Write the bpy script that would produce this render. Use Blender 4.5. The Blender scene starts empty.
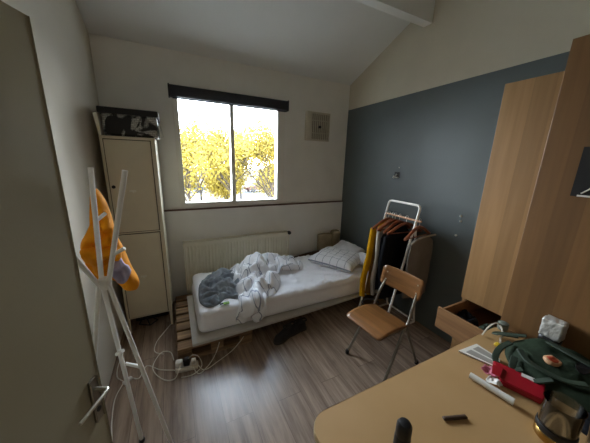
import bpy, bmesh, math, random
from mathutils import Vector, Matrix, noise
from math import sin, cos, pi, radians, sqrt, floor as fl

SC = bpy.context.scene
COL = SC.collection
random.seed(7)

# ------------------------------------------------------------------ materials
def lin(c):
    c = c / 255.0
    return c / 12.92 if c <= 0.04045 else ((c + 0.055) / 1.055) ** 2.4

def rgb(r, g, b):
    return (lin(r), lin(g), lin(b), 1.0)

def new_mat(name):
    m = bpy.data.materials.new(name)
    m.use_nodes = True
    nt = m.node_tree
    nt.nodes.clear()
    out = nt.nodes.new('ShaderNodeOutputMaterial')
    return m, nt, out

def node(nt, t, **kw):
    n = nt.nodes.new(t)
    for k, v in kw.items():
        if k in n.inputs.keys():
            n.inputs[k].default_value = v
        else:
            setattr(n, k, v)
    return n

def M(name, c, rough=0.6, metal=0.0, var=0.06, scale=12.0, bump=0.0, bscale=60.0, spec=0.5, c2=None, stretch=None, trans=0.0):
    """noise-mottled principled material"""
    m, nt, out = new_mat(name)
    L = nt.links.new
    b = node(nt, 'ShaderNodeBsdfPrincipled')
    b.inputs['Roughness'].default_value = rough
    b.inputs['Metallic'].default_value = metal
    b.inputs['Specular IOR Level'].default_value = spec
    tc = node(nt, 'ShaderNodeTexCoord')
    mp = node(nt, 'ShaderNodeMapping')
    if stretch:
        mp.inputs['Scale'].default_value = stretch
    L(tc.outputs['Object'], mp.inputs['Vector'])
    nz = node(nt, 'ShaderNodeTexNoise', Scale=scale, Detail=4.0)
    L(mp.outputs['Vector'], nz.inputs['Vector'])
    mx = node(nt, 'ShaderNodeMix', data_type='RGBA')
    if c2 is None:
        lo = tuple(x * (1 - var) for x in c[:3]) + (1,)
        hi = tuple(min(1, x * (1 + var)) for x in c[:3]) + (1,)
    else:
        lo, hi = c, c2
    rp = node(nt, 'ShaderNodeMapRange')
    rp.inputs[1].default_value = 0.3
    rp.inputs[2].default_value = 0.7
    L(nz.outputs['Fac'], rp.inputs[0])
    L(rp.outputs[0], mx.inputs[0])
    mx.inputs[6].default_value = lo
    mx.inputs[7].default_value = hi
    L(mx.outputs[2], b.inputs['Base Color'])
    if bump > 0:
        n2 = node(nt, 'ShaderNodeTexNoise', Scale=bscale, Detail=3.0)
        L(mp.outputs['Vector'], n2.inputs['Vector'])
        bp = node(nt, 'ShaderNodeBump', Strength=bump, Distance=0.01)
        L(n2.outputs['Fac'], bp.inputs['Height'])
        L(bp.outputs['Normal'], b.inputs['Normal'])
    if trans:
        t = node(nt, 'ShaderNodeBsdfTranslucent')
        L(mx.outputs[2], t.inputs['Color'])
        ms = node(nt, 'ShaderNodeMixShader')
        ms.inputs[0].default_value = trans
        L(b.outputs[0], ms.inputs[1]); L(t.outputs[0], ms.inputs[2])
        L(ms.outputs[0], out.inputs[0])
    else:
        L(b.outputs[0], out.inputs[0])
    return m

def M_wood(name, dark, light, axis='Z', rough=0.45, scale=1.0, bands=False):
    m, nt, out = new_mat(name)
    L = nt.links.new
    b = node(nt, 'ShaderNodeBsdfPrincipled', Roughness=rough)
    tc = node(nt, 'ShaderNodeTexCoord')
    mp = node(nt, 'ShaderNodeMapping')
    s = {'X': (1.2, 22, 22), 'Y': (22, 1.2, 22), 'Z': (22, 22, 1.2)}[axis]
    mp.inputs['Scale'].default_value = [x * scale for x in s]
    L(tc.outputs['Object'], mp.inputs['Vector'])
    nz = node(nt, 'ShaderNodeTexNoise', Scale=1.6, Detail=5.0)
    L(mp.outputs['Vector'], nz.inputs['Vector'])
    rp = node(nt, 'ShaderNodeMapRange')
    rp.inputs[1].default_value = 0.3
    rp.inputs[2].default_value = 0.72
    L(nz.outputs['Fac'], rp.inputs[0])
    mx = node(nt, 'ShaderNodeMix', data_type='RGBA')
    mx.inputs[6].default_value = dark
    mx.inputs[7].default_value = light
    L(rp.outputs[0], mx.inputs[0])
    last = mx.outputs[2]
    if bands:   # broad veneer strips across Y
        sx = node(nt, 'ShaderNodeSeparateXYZ')
        L(tc.outputs['Object'], sx.inputs[0])
        mu = node(nt, 'ShaderNodeMath', operation='MULTIPLY'); mu.inputs[1].default_value = 11.0
        L(sx.outputs['Y'], mu.inputs[0])
        fo = node(nt, 'ShaderNodeMath', operation='FLOOR')
        L(mu.outputs[0], fo.inputs[0])
        wn = node(nt, 'ShaderNodeTexWhiteNoise', noise_dimensions='1D')
        L(fo.outputs[0], wn.inputs['W'])
        mr = node(nt, 'ShaderNodeMapRange')
        mr.inputs[3].default_value = 0.80
        mr.inputs[4].default_value = 1.10
        L(wn.outputs['Value'], mr.inputs[0])
        vm = node(nt, 'ShaderNodeVectorMath', operation='SCALE')
        L(last, vm.inputs[0]); L(mr.outputs[0], vm.inputs['Scale'])
        last = vm.outputs[0]
    L(last, b.inputs['Base Color'])
    L(b.outputs[0], out.inputs[0])
    return m

def M_floor():
    m, nt, out = new_mat('laminate_floor')
    L = nt.links.new
    b = node(nt, 'ShaderNodeBsdfPrincipled')
    tc = node(nt, 'ShaderNodeTexCoord')
    sx = node(nt, 'ShaderNodeSeparateXYZ')
    L(tc.outputs['Object'], sx.inputs[0])
    cb = node(nt, 'ShaderNodeCombineXYZ')
    L(sx.outputs['Y'], cb.inputs[0]); L(sx.outputs['X'], cb.inputs[1])
    br = node(nt, 'ShaderNodeTexBrick')
    br.offset = 0.37
    br.inputs['Color1'].default_value = (0.0, 0.0, 0.0, 1)
    br.inputs['Color2'].default_value = (1, 1, 1, 1)
    br.inputs['Mortar'].default_value = (0.3, 0.3, 0.3, 1)
    br.inputs['Scale'].default_value = 1.0
    br.inputs['Mortar Size'].default_value = 0.0012
    br.inputs['Mortar Smooth'].default_value = 0.1
    br.inputs['Bias'].default_value = 0.0
    br.inputs['Brick Width'].default_value = 1.2
    br.inputs['Row Height'].default_value = 0.17
    L(cb.outputs[0], br.inputs['Vector'])
    # long grain
    mp = node(nt, 'ShaderNodeMapping')
    mp.inputs['Scale'].default_value = (30, 2.0, 1)
    L(tc.outputs['Object'], mp.inputs['Vector'])
    ad = node(nt, 'ShaderNodeVectorMath', operation='ADD')
    sc = node(nt, 'ShaderNodeVectorMath', operation='SCALE')
    sc.inputs['Scale'].default_value = 7.0
    L(br.outputs['Color'], sc.inputs[0])
    L(mp.outputs[0], ad.inputs[0]); L(sc.outputs[0], ad.inputs[1])
    nz = node(nt, 'ShaderNodeTexNoise', Scale=1.0, Detail=6.0, Roughness=0.65)
    L(ad.outputs[0], nz.inputs['Vector'])
    cr = node(nt, 'ShaderNodeValToRGB')
    cr.color_ramp.elements[0].position = 0.30
    cr.color_ramp.elements[0].color = rgb(110, 90, 74)
    cr.color_ramp.elements[1].position = 0.70
    cr.color_ramp.elements[1].color = rgb(172, 150, 130)
    L(nz.outputs['Fac'], cr.inputs[0])
    # per plank shade
    mr = node(nt, 'ShaderNodeMapRange')
    mr.inputs[3].default_value = 0.86
    mr.inputs[4].default_value = 1.08
    L(br.outputs['Color'], mr.inputs[0])
    vs = node(nt, 'ShaderNodeVectorMath', operation='SCALE')
    L(cr.outputs[0], vs.inputs[0]); L(mr.outputs[0], vs.inputs['Scale'])
    mx = node(nt, 'ShaderNodeMix', data_type='RGBA')
    L(br.outputs['Fac'], mx.inputs[0])
    L(vs.outputs[0], mx.inputs[6])
    mx.inputs[7].default_value = rgb(92, 76, 63)
    # knots
    kn = node(nt, 'ShaderNodeTexNoise', Scale=2.2, Detail=2.0)
    mk = node(nt, 'ShaderNodeMapping')
    mk.inputs['Scale'].default_value = (5, 1.5, 1)
    L(tc.outputs['Object'], mk.inputs[0]); L(mk.outputs[0], kn.inputs['Vector'])
    kr = node(nt, 'ShaderNodeMapRange')
    kr.inputs[1].default_value = 0.66
    kr.inputs[2].default_value = 0.78
    kr.inputs[4].default_value = 0.55
    L(kn.outputs['Fac'], kr.inputs[0])
    m2 = node(nt, 'ShaderNodeMix', data_type='RGBA')
    L(kr.outputs[0], m2.inputs[0]); L(mx.outputs[2], m2.inputs[6])
    m2.inputs[7].default_value = rgb(74, 60, 50)
    L(m2.outputs[2], b.inputs['Base Color'])
    b.inputs['Roughness'].default_value = 0.27
    b.inputs['Specular IOR Level'].default_value = 0.5
    bp = node(nt, 'ShaderNodeBump', Strength=0.08, Distance=0.002)
    L(nz.outputs['Fac'], bp.inputs['Height']); L(bp.outputs[0], b.inputs['Normal'])
    L(b.outputs[0], out.inputs[0])
    return m

def M_two_tone(name, low, high, zsplit):
    """wall painted in one colour up to a height and another above it"""
    m, nt, out = new_mat(name)
    L = nt.links.new
    b = node(nt, 'ShaderNodeBsdfPrincipled')
    tc = node(nt, 'ShaderNodeTexCoord')
    sx = node(nt, 'ShaderNodeSeparateXYZ')
    L(tc.outputs['Object'], sx.inputs[0])
    gt = node(nt, 'ShaderNodeMath', operation='GREATER_THAN')
    gt.inputs[1].default_value = zsplit
    L(sx.outputs['Z'], gt.inputs[0])
    nz = node(nt, 'ShaderNodeTexNoise', Scale=5.0, Detail=3.0)
    L(tc.outputs['Object'], nz.inputs['Vector'])
    mr = node(nt, 'ShaderNodeMapRange')
    mr.inputs[3].default_value = 0.93
    mr.inputs[4].default_value = 1.07
    L(nz.outputs['Fac'], mr.inputs[0])
    mx = node(nt, 'ShaderNodeMix', data_type='RGBA')
    L(gt.outputs[0], mx.inputs[0])
    mx.inputs[6].default_value = low
    mx.inputs[7].default_value = high
    vs = node(nt, 'ShaderNodeVectorMath', operation='SCALE')
    L(mx.outputs[2], vs.inputs[0]); L(mr.outputs[0], vs.inputs['Scale'])
    L(vs.outputs[0], b.inputs['Base Color'])
    rr = node(nt, 'ShaderNodeMapRange')
    rr.inputs[3].default_value = 0.5
    rr.inputs[4].default_value = 0.8
    L(gt.outputs[0], rr.inputs[0]); L(rr.outputs[0], b.inputs['Roughness'])
    L(b.outputs[0], out.inputs[0])
    return m

def M_check(name, base, line, sx=9.0, sy=9.0, width=0.07, rough=0.85):
    """white cotton with a thin window-pane line pattern (UV)"""
    m, nt, out = new_mat(name)
    L = nt.links.new
    b = node(nt, 'ShaderNodeBsdfPrincipled', Roughness=rough)
    b.inputs['Specular IOR Level'].default_value = 0.2
    uv = node(nt, 'ShaderNodeUVMap')
    s = node(nt, 'ShaderNodeSeparateXYZ')
    L(uv.outputs[0], s.inputs[0])
    fac = []
    for ax, f in (('X', sx), ('Y', sy)):
        mu = node(nt, 'ShaderNodeMath', operation='MULTIPLY'); mu.inputs[1].default_value = f
        L(s.outputs[ax], mu.inputs[0])
        fr = node(nt, 'ShaderNodeMath', operation='FRACT')
        L(mu.outputs[0], fr.inputs[0])
        lt = node(nt, 'ShaderNodeMath', operation='LESS_THAN'); lt.inputs[1].default_value = width
        L(fr.outputs[0], lt.inputs[0])
        fac.append(lt)
    mxm = node(nt, 'ShaderNodeMath', operation='MAXIMUM')
    L(fac[0].outputs[0], mxm.inputs[0]); L(fac[1].outputs[0], mxm.inputs[1])
    mx = node(nt, 'ShaderNodeMix', data_type='RGBA')
    L(mxm.outputs[0], mx.inputs[0])
    mx.inputs[6].default_value = base
    mx.inputs[7].default_value = line
    L(mx.outputs[2], b.inputs['Base Color'])
    L(b.outputs[0], out.inputs[0])
    return m

def M_print(name, dark, light, scale=9.0):
    """bold dark and light print"""
    m, nt, out = new_mat(name)
    L = nt.links.new
    b = node(nt, 'ShaderNodeBsdfPrincipled', Roughness=0.5)
    tc = node(nt, 'ShaderNodeTexCoord')
    nz = node(nt, 'ShaderNodeTexNoise', Scale=scale, Detail=3.0, Distortion=1.2)
    L(tc.outputs['Object'], nz.inputs['Vector'])
    ck = node(nt, 'ShaderNodeTexBrick', Scale=18.0)
    ck.inputs['Color1'].default_value = (1, 1, 1, 1)
    ck.inputs['Color2'].default_value = (0.75, 0.75, 0.75, 1)
    ck.inputs['Mortar'].default_value = (0.1, 0.1, 0.1, 1)
    mp = node(nt, 'ShaderNodeMapping')
    mp.inputs['Rotation'].default_value = (radians(90), 0, 0)
    L(tc.outputs['Object'], mp.inputs[0]); L(mp.outputs[0], ck.inputs['Vector'])
    mr = node(nt, 'ShaderNodeMapRange')
    mr.inputs[1].default_value = 0.50
    mr.inputs[2].default_value = 0.58
    L(nz.outputs['Fac'], mr.inputs[0])
    mu = node(nt, 'ShaderNodeMath', operation='MULTIPLY')
    L(mr.outputs[0], mu.inputs[0]); L(ck.outputs['Color'], mu.inputs[1])
    mx = node(nt, 'ShaderNodeMix', data_type='RGBA')
    L(mu.outputs[0], mx.inputs[0])
    mx.inputs[6].default_value = dark
    mx.inputs[7].default_value = light
    L(mx.outputs[2], b.inputs['Base Color'])
    L(b.outputs[0], out.inputs[0])
    return m

def M_pane(name, tint=(1, 1, 1, 1), gloss=0.06):
    m, nt, out = new_mat(name)
    L = nt.links.new
    t = node(nt, 'ShaderNodeBsdfTransparent'); t.inputs[0].default_value = tint
    g = node(nt, 'ShaderNodeBsdfGlossy', Roughness=0.03)
    fr = node(nt, 'ShaderNodeFresnel', IOR=1.45)
    mu = node(nt, 'ShaderNodeMath', operation='MULTIPLY'); mu.inputs[1].default_value = gloss / 0.06
    L(fr.outputs[0], mu.inputs[0])
    ms = node(nt, 'ShaderNodeMixShader')
    L(mu.outputs[0], ms.inputs[0]); L(t.outputs[0], ms.inputs[1]); L(g.outputs[0], ms.inputs[2])
    L(ms.outputs[0], out.inputs[0])
    return m

MT = {}
MT['floor'] = M_floor()
MT['wall'] = M('wall_paint', rgb(206, 199, 184), 0.85, var=0.02, scale=3, bump=0.08, bscale=120)
MT['ceil'] = M('ceiling_paint', rgb(226, 227, 224), 0.9, var=0.02, scale=3)
MT['wallfront'] = M('beige_front_wall', rgb(160, 152, 136), 0.85, var=0.02, scale=3)
MT['wallR'] = M_two_tone('slate_and_cream_wall', rgb(84, 92, 92), rgb(198, 190, 170), 2.215)
MT['wallB'] = M_two_tone('back_wall_paint', rgb(230, 229, 223), rgb(228, 226, 218), 1.03)
MT['white'] = M('white_lacquer', rgb(226, 223, 212), 0.4, var=0.02)
MT['sill'] = M('reddish_brown_trim', rgb(98, 66, 56), 0.5)
MT['door'] = M('grey_green_door_paint', rgb(160, 153, 128), 0.55, var=0.02, scale=4, bump=0.05, bscale=200)
MT['chrome'] = M('brushed_steel', rgb(225, 222, 208), 0.35, metal=1.0, var=0.03)
MT['tubesteel'] = M('aged_steel_tube', rgb(150, 144, 132), 0.35, metal=1.0, var=0.1)
MT['black'] = M('black_plastic', rgb(20, 20, 21), 0.45)
MT['blind'] = M('anthracite_blind', rgb(43, 45, 52), 0.5)
MT['vent'] = M('beige_vent_plastic', rgb(192, 184, 164), 0.5)
MT['ventdark'] = M('vent_gap_shade', rgb(84, 78, 68), 0.7)
MT['rad'] = M('radiator_enamel', rgb(222, 216, 196), 0.45, var=0.02)
MT['locker'] = M('cream_metal', rgb(212, 203, 178), 0.45, var=0.02)
MT['gapshade'] = M('locker_gap_shade', rgb(92, 86, 70), 0.7)
MT['boxprint'] = M_print('black_white_print', rgb(16, 17, 19), rgb(196, 196, 190))
MT['sheet'] = M('white_sheet', rgb(246, 246, 250), 0.9, var=0.02, scale=6, bump=0.5, bscale=9, spec=0.1)
MT['duvet'] = M_check('checked_duvet', rgb(242, 243, 247), rgb(158, 164, 178), 9.5, 9.5, 0.065)
MT['pillow'] = M_check('checked_pillowcase', rgb(240, 240, 243), rgb(150, 154, 164), 3.0, 3.0, 0.055)
MT['whitepillow'] = M('white_cotton', rgb(232, 232, 236), 0.9, var=0.03, bump=0.2, bscale=25, spec=0.1)
MT['greyblanket'] = M('grey_blanket', rgb(104, 111, 118), 0.95, var=0.2, scale=7, bump=0.3, bscale=40, spec=0.1, c2=rgb(150, 157, 163))  # lighter second tone paints fold highlights into the cloth colour
MT['pallet'] = M_wood('rough_pallet_wood', rgb(98, 74, 52), rgb(160, 128, 92), 'X', 0.8)
MT['board'] = M('pale_grey_board', rgb(196, 192, 184), 0.8, var=0.05)
MT['plank'] = M_wood('dark_brown_plank', rgb(58, 40, 28), rgb(98, 70, 48), 'X', 0.55)
MT['cushion'] = M('beige_corduroy', rgb(150, 134, 108), 0.95, var=0.1, bump=0.3, bscale=60, spec=0.1)
MT['ply'] = M_wood('varnished_plywood', rgb(98, 64, 32), rgb(138, 92, 50), 'Y', 0.30)
MT['veneer'] = M_wood('oak_veneer', rgb(140, 106, 66), rgb(156, 120, 78), 'Z', 0.42, bands=True)
MT['veneershade'] = M_wood('shaded_oak_veneer', rgb(112, 80, 46), rgb(128, 92, 54), 'Z', 0.45, bands=True)  # darker copy of the oak veneer, shade on the tall wardrobe painted in
MT['drawerwood'] = M_wood('oak_drawer', rgb(126, 90, 58), rgb(154, 114, 76), 'Y', 0.45)
MT['desk'] = M('tan_desk_laminate', rgb(178, 142, 94), 0.40, var=0.05, scale=5, c2=rgb(186, 150, 104))
MT['deskedge'] = M('pale_desk_edging', rgb(214, 186, 142), 0.45)
MT['rackmetal'] = M('white_powder_coat', rgb(232, 229, 222), 0.35, var=0.02)
MT['hanger'] = M_wood('red_brown_hanger', rgb(104, 52, 30), rgb(156, 88, 52), 'X', 0.4)
MT['railwood'] = M_wood('pale_rail_wood', rgb(176, 128, 96), rgb(206, 162, 126), 'Y', 0.5)
MT['orange'] = M('orange_fabric', rgb(226, 144, 14), 0.8, var=0.15, scale=6, bump=0.35, bscale=16, spec=0.2)
MT['lavender'] = M('lavender_lining', rgb(164, 154, 172), 0.8, var=0.06, bump=0.2, bscale=18)
MT['mustard'] = M('mustard_fabric', rgb(200, 146, 14), 0.9, var=0.1, bump=0.2, bscale=40, spec=0.1)
MT['tan'] = M('dull_ochre_lining', rgb(128, 88, 28), 0.9, var=0.1)
MT['creamcloth'] = M('cream_fabric', rgb(196, 188, 172), 0.9, var=0.05, bump=0.2, bscale=40)
MT['blackcloth'] = M('black_fabric', rgb(24, 25, 28), 0.95, var=0.2, bump=0.2, bscale=50, spec=0.1)
MT['navycloth'] = M('charcoal_fabric', rgb(50, 52, 56), 0.95, var=0.15, bump=0.2, bscale=50, spec=0.1)
MT['taupe'] = M('taupe_fabric', rgb(116, 110, 103), 0.95, var=0.08, bump=0.2, bscale=40, spec=0.1)
MT['taupelight'] = M('light_taupe_edge', rgb(150, 142, 130), 0.9)
MT['red'] = M('red_card', rgb(158, 14, 34), 0.4, var=0.05)
MT['paper'] = M('white_paper', rgb(226, 222, 214), 0.7, var=0.03)
MT['greypaper'] = M('grey_window_film', rgb(160, 156, 148), 0.3, var=0.05)
MT['pinkpaper'] = M('pink_paper', rgb(206, 120, 140), 0.7, var=0.1)
MT['green'] = M('dark_green_canvas', rgb(32, 44, 29), 0.8, var=0.2, bump=0.25, bscale=60, spec=0.2)
MT['greentrim'] = M('green_strap', rgb(36, 50, 34), 0.75, var=0.1)
MT['embleml'] = M('orange_red_badge', rgb(178, 66, 36), 0.5)
MT['embleml2'] = M('pale_badge_ring', rgb(196, 150, 110), 0.5)
MT['foil'] = M('crinkled_foil', rgb(206, 204, 196), 0.35, metal=0.3, var=0.25, scale=14, bump=0.6, bscale=50)
MT['yellow'] = M('yellow_plastic', rgb(206, 170, 30), 0.5)
MT['cable'] = M('white_cable', rgb(216, 208, 192), 0.5)
MT['brown'] = M('brown_wooden_scrap', rgb(72, 50, 32), 0.6, var=0.2)
MT['gold'] = M('brass_band', rgb(190, 156, 92), 0.25, metal=1.0)
MT['glass'] = M_pane('clear_drinking_glass', (0.86, 0.87, 0.86, 1), 0.14)
MT['pane'] = M_pane('window_glass', (0.97, 0.98, 0.98, 1), 0.05)
MT['screw'] = M('pale_wall_plug', rgb(206, 206, 200), 0.4)
MT['shoe'] = M('dark_shoe_leather', rgb(30, 26, 25), 0.6, var=0.2)
MT['sole'] = M('shoe_sole', rgb(58, 50, 44), 0.8)
MT['wire'] = M('dark_wire', rgb(60, 60, 60), 0.4, metal=0.6)
MT['limegreen'] = M('green_wrapper', rgb(120, 170, 60), 0.5)
MT['greygreen'] = M('grey_green_plastic', rgb(110, 116, 104), 0.6)
# outdoors
MT['bark'] = M('tree_bark', rgb(34, 23, 8), 0.9, var=0.2)
MT['leafA'] = M('golden_leaves', rgb(106, 88, 14), 0.8, var=0.2, scale=1.5, trans=0.5, c2=rgb(120, 104, 30))
MT['leafB'] = M('pale_yellow_leaves', rgb(112, 96, 22), 0.8, var=0.2, scale=1.5, trans=0.5, c2=rgb(128, 114, 40))
MT['asphalt'] = M('car_park_ground', rgb(35, 35, 34), 0.9, var=0.1, scale=0.5)
MT['paving'] = M('bounce_paving', rgb(150, 148, 142), 0.9, var=0.1, scale=2)  # kept pale so this out-of-view ground bounces light to the ceiling
MT['carblue'] = M('pale_blue_car_paint', rgb(30, 44, 54), 0.5)
MT['carred'] = M('dull_red_car_paint', rgb(50, 20, 16), 0.5)
MT['carwhite'] = M('white_car_paint', rgb(56, 57, 60), 0.5)
MT['carglass'] = M('dark_car_glass', rgb(14, 16, 20), 0.4)
MT['tyre'] = M('tyre_rubber', rgb(34, 34, 36), 0.8)

# ------------------------------------------------------------------ mesh helpers
def nbm():
    return bmesh.new()

def box(bm, x0, x1, y0, y1, z0, z1, bev=0.0, seg=2, mat=None, rot=None):
    r = bmesh.ops.create_cube(bm, size=1.0)
    vs = r['verts']
    c = Vector(((x0 + x1) / 2, (y0 + y1) / 2, (z0 + z1) / 2))
    s = Vector((abs(x1 - x0), abs(y1 - y0), abs(z1 - z0)))
    for v in vs:
        p = Vector((v.co.x * s.x, v.co.y * s.y, v.co.z * s.z))
        if rot is not None:
            p = rot @ p
        v.co = p + c
    if bev > 0:
        es = list({e for v in vs for e in v.link_edges})
        bmesh.ops.bevel(bm, geom=es, offset=bev, segments=seg, profile=0.5, affect='EDGES')

def spline(pts, n=8, closed=False):
    P = [Vector(p) for p in pts]
    out = []
    N = len(P)
    rng = N if closed else N - 1
    for i in range(rng):
        if closed:
            p0, p1, p2, p3 = P[(i - 1) % N], P[i], P[(i + 1) % N], P[(i + 2) % N]
        else:
            p0, p1, p2, p3 = P[max(i - 1, 0)], P[i], P[i + 1], P[min(i + 2, N - 1)]
        for k in range(n):
            t = k / n
            out.append(0.5 * ((2 * p1) + (p2 - p0) * t + (2 * p0 - 5 * p1 + 4 * p2 - p3) * t * t + (3 * p1 - p0 - 3 * p2 + p3) * t ** 3))
    if not closed:
        out.append(P[-1].copy())
    return out

def tube(bm, pts, r, seg=8, cap=True):
    P = [Vector(p) for p in pts]
    n = len(P)
    rr = r if isinstance(r, (list, tuple)) else [r] * n
    T = []
    for i in range(n):
        d = P[min(i + 1, n - 1)] - P[max(i - 1, 0)]
        T.append(d.normalized() if d.length > 1e-9 else Vector((0, 0, 1)))
    a = Vector((0, 0, 1)) if abs(T[0].z) < 0.9 else Vector((1, 0, 0))
    u = T[0].cross(a).normalized()
    rings = []
    for i in range(n):
        u = (u - T[i] * u.dot(T[i]))
        u = u.normalized() if u.length > 1e-6 else T[i].orthogonal().normalized()
        w = T[i].cross(u)
        rings.append([bm.verts.new(P[i] + (u * cos(2 * pi * k / seg) + w * sin(2 * pi * k / seg)) * rr[i]) for k in range(seg)])
    for i in range(n - 1):
        for k in range(seg):
            bm.faces.new((rings[i][k], rings[i][(k + 1) % seg], rings[i + 1][(k + 1) % seg], rings[i + 1][k]))
    if cap:
        bm.faces.new(list(reversed(rings[0])))
        bm.faces.new(rings[-1])

def ribbon(bm, P, w, th):
    """flat strap following a path, lying roughly level"""
    n = len(P); rings = []
    for i in range(n):
        d = (P[min(i + 1, n - 1)] - P[max(i - 1, 0)]).normalized()
        sd = d.cross(Vector((0, 0, 1)))
        sd = sd.normalized() if sd.length > 1e-4 else Vector((1, 0, 0))
        up = sd.cross(d)
        rings.append([bm.verts.new(P[i] + sd * w * a + up * th * c) for a, c in ((-1, -.6), (-.85, .8), (0, 1), (.85, .8), (1, -.6), (0, -1))])
    for i in range(n - 1):
        for k in range(6):
            bm.faces.new((rings[i][k], rings[i][(k + 1) % 6], rings[i + 1][(k + 1) % 6], rings[i + 1][k]))
    bm.faces.new(list(reversed(rings[0]))); bm.faces.new(rings[-1])

def lathe(bm, prof, c=(0, 0, 0), seg=24, axis=None):
    """prof: list of (radius, height); axis: optional rotation matrix"""
    c = Vector(c)
    rings = []
    for r, h in prof:
        ring = []
        for k in range(seg):
            p = Vector((r * cos(2 * pi * k / seg), r * sin(2 * pi * k / seg), h))
            if axis is not None:
                p = axis @ p
            ring.append(bm.verts.new(p + c))
        rings.append(ring)
    for i in range(len(rings) - 1):
        for k in range(seg):
            bm.faces.new((rings[i][k], rings[i][(k + 1) % seg], rings[i + 1][(k + 1) % seg], rings[i + 1][k]))
    bm.faces.new(list(reversed(rings[0])))
    bm.faces.new(rings[-1])

def prism(bm, poly, f0, f1):
    """closed prism: poly of 2D points, f0/f1 map (a,b) to the two end faces"""
    A = [bm.verts.new(f0(a, b)) for a, b in poly]
    B = [bm.verts.new(f1(a, b)) for a, b in poly]
    n = len(poly)
    bm.faces.new(list(reversed(A)))
    bm.faces.new(B)
    for i in range(n):
        bm.faces.new((A[i], A[(i + 1) % n], B[(i + 1) % n], B[i]))

def solid(bm, boundary, rings, top, bot, center=None, uvs=1.0):
    """soft closed solid: boundary = 2D loop; top/bot map (a,b,s) -> xyz, s = 0 centre .. 1 rim. Writes UV = (a,b)*uvs"""
    n = len(boundary)
    uvl = bm.loops.layers.uv.verify()
    if center is None:
        center = (sum(p[0] for p in boundary) / n, sum(p[1] for p in boundary) / n)
    ab = {}
    def mk(f, s, i):
        a = center[0] + (boundary[i][0] - center[0]) * s
        b = center[1] + (boundary[i][1] - center[1]) * s
        v = bm.verts.new(f(a, b, s)); ab[v] = (a, b)
        return v
    sides = []
    for f in (top, bot):
        c = bm.verts.new(f(center[0], center[1], 0.0)); ab[c] = center
        rs = [[mk(f, (j + 1) / rings, i) for i in range(n)] for j in range(rings)]
        sides.append((c, rs))
    faces = []
    for side, (c, rs) in enumerate(sides):
        for i in range(n):
            k = (i + 1) % n
            q = (c, rs[0][i], rs[0][k])
            faces.append(bm.faces.new(q if side == 0 else tuple(reversed(q))))
        for j in range(rings - 1):
            for i in range(n):
                k = (i + 1) % n
                q = (rs[j][i], rs[j + 1][i], rs[j + 1][k], rs[j][k])
                faces.append(bm.faces.new(q if side == 0 else tuple(reversed(q))))
    T, B = sides[0][1][-1], sides[1][1][-1]
    for i in range(n):
        k = (i + 1) % n
        faces.append(bm.faces.new((T[i], B[i], B[k], T[k])))
    for f in faces:
        f.smooth = True
        for l in f.loops:
            a, b = ab[l.vert]
            l[uvl].uv = (a * uvs, b * uvs)

def loop2(pts, n=6):
    return [(p.x, p.y) for p in spline([(a, b, 0) for a, b in pts], n, closed=True)]

def rrect(x0, x1, y0, y1, r, n=5, per=4):
    """rounded rectangle loop with extra points along the sides"""
    out = []
    cs = [(x1 - r, y1 - r, 0), (x0 + r, y1 - r, 90), (x0 + r, y0 + r, 180), (x1 - r, y0 + r, 270)]
    for i, (cx, cy, a) in enumerate(cs):
        for k in range(n + 1):
            t = radians(a + 90 * k / n)
            out.append((cx + r * cos(t), cy + r * sin(t)))
        nx, ny, na = cs[(i + 1) % 4]
        s = out[-1]
        t = radians(na)
        e = (nx + r * cos(t), ny + r * sin(t))
        for k in range(1, per):
            out.append((s[0] + (e[0] - s[0]) * k / per, s[1] + (e[1] - s[1]) * k / per))
    return out

def rbox(bm, x0, x1, y0, y1, z0, z1, r, step=0.04, fn=None):
    """dense rounded box, optionally displaced by fn(p, normal) -> p"""
    nx = max(2, int((x1 - x0) / step)); ny = max(2, int((y1 - y0) / step)); nz = max(2, int((z1 - z0) / step))
    vd = {}
    def V(i, j, k):
        key = (i, j, k)
        if key not in vd:
            p = Vector((x0 + (x1 - x0) * i / nx, y0 + (y1 - y0) * j / ny, z0 + (z1 - z0) * k / nz))
            q = Vector((min(max(p.x, x0 + r), x1 - r), min(max(p.y, y0 + r), y1 - r), min(max(p.z, z0 + r), z1 - r)))
            d = p - q
            if d.length > 1e-9:
                nrm = d.normalized(); p = q + nrm * r
            else:
                nrm = Vector((0, 0, 1))
            if fn:
                p = fn(p, nrm)
            vd[key] = bm.verts.new(p)
        return vd[key]
    def quad(a, b, c, d):
        f = bm.faces.new((a, b, c, d)); f.smooth = True
    for i in range(nx):
        for j in range(ny):
            quad(V(i, j, 0), V(i, j + 1, 0), V(i + 1, j + 1, 0), V(i + 1, j, 0))
            quad(V(i, j, nz), V(i + 1, j, nz), V(i + 1, j + 1, nz), V(i, j + 1, nz))
    for i in range(nx):
        for k in range(nz):
            quad(V(i, 0, k), V(i + 1, 0, k), V(i + 1, 0, k + 1), V(i, 0, k + 1))
            quad(V(i, ny, k), V(i, ny, k + 1), V(i + 1, ny, k + 1), V(i + 1, ny, k))
    for j in range(ny):
        for k in range(nz):
            quad(V(0, j, k), V(0, j, k + 1), V(0, j + 1, k + 1), V(0, j + 1, k))
            quad(V(nx, j, k), V(nx, j + 1, k), V(nx, j + 1, k + 1), V(nx, j, k + 1))

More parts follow.
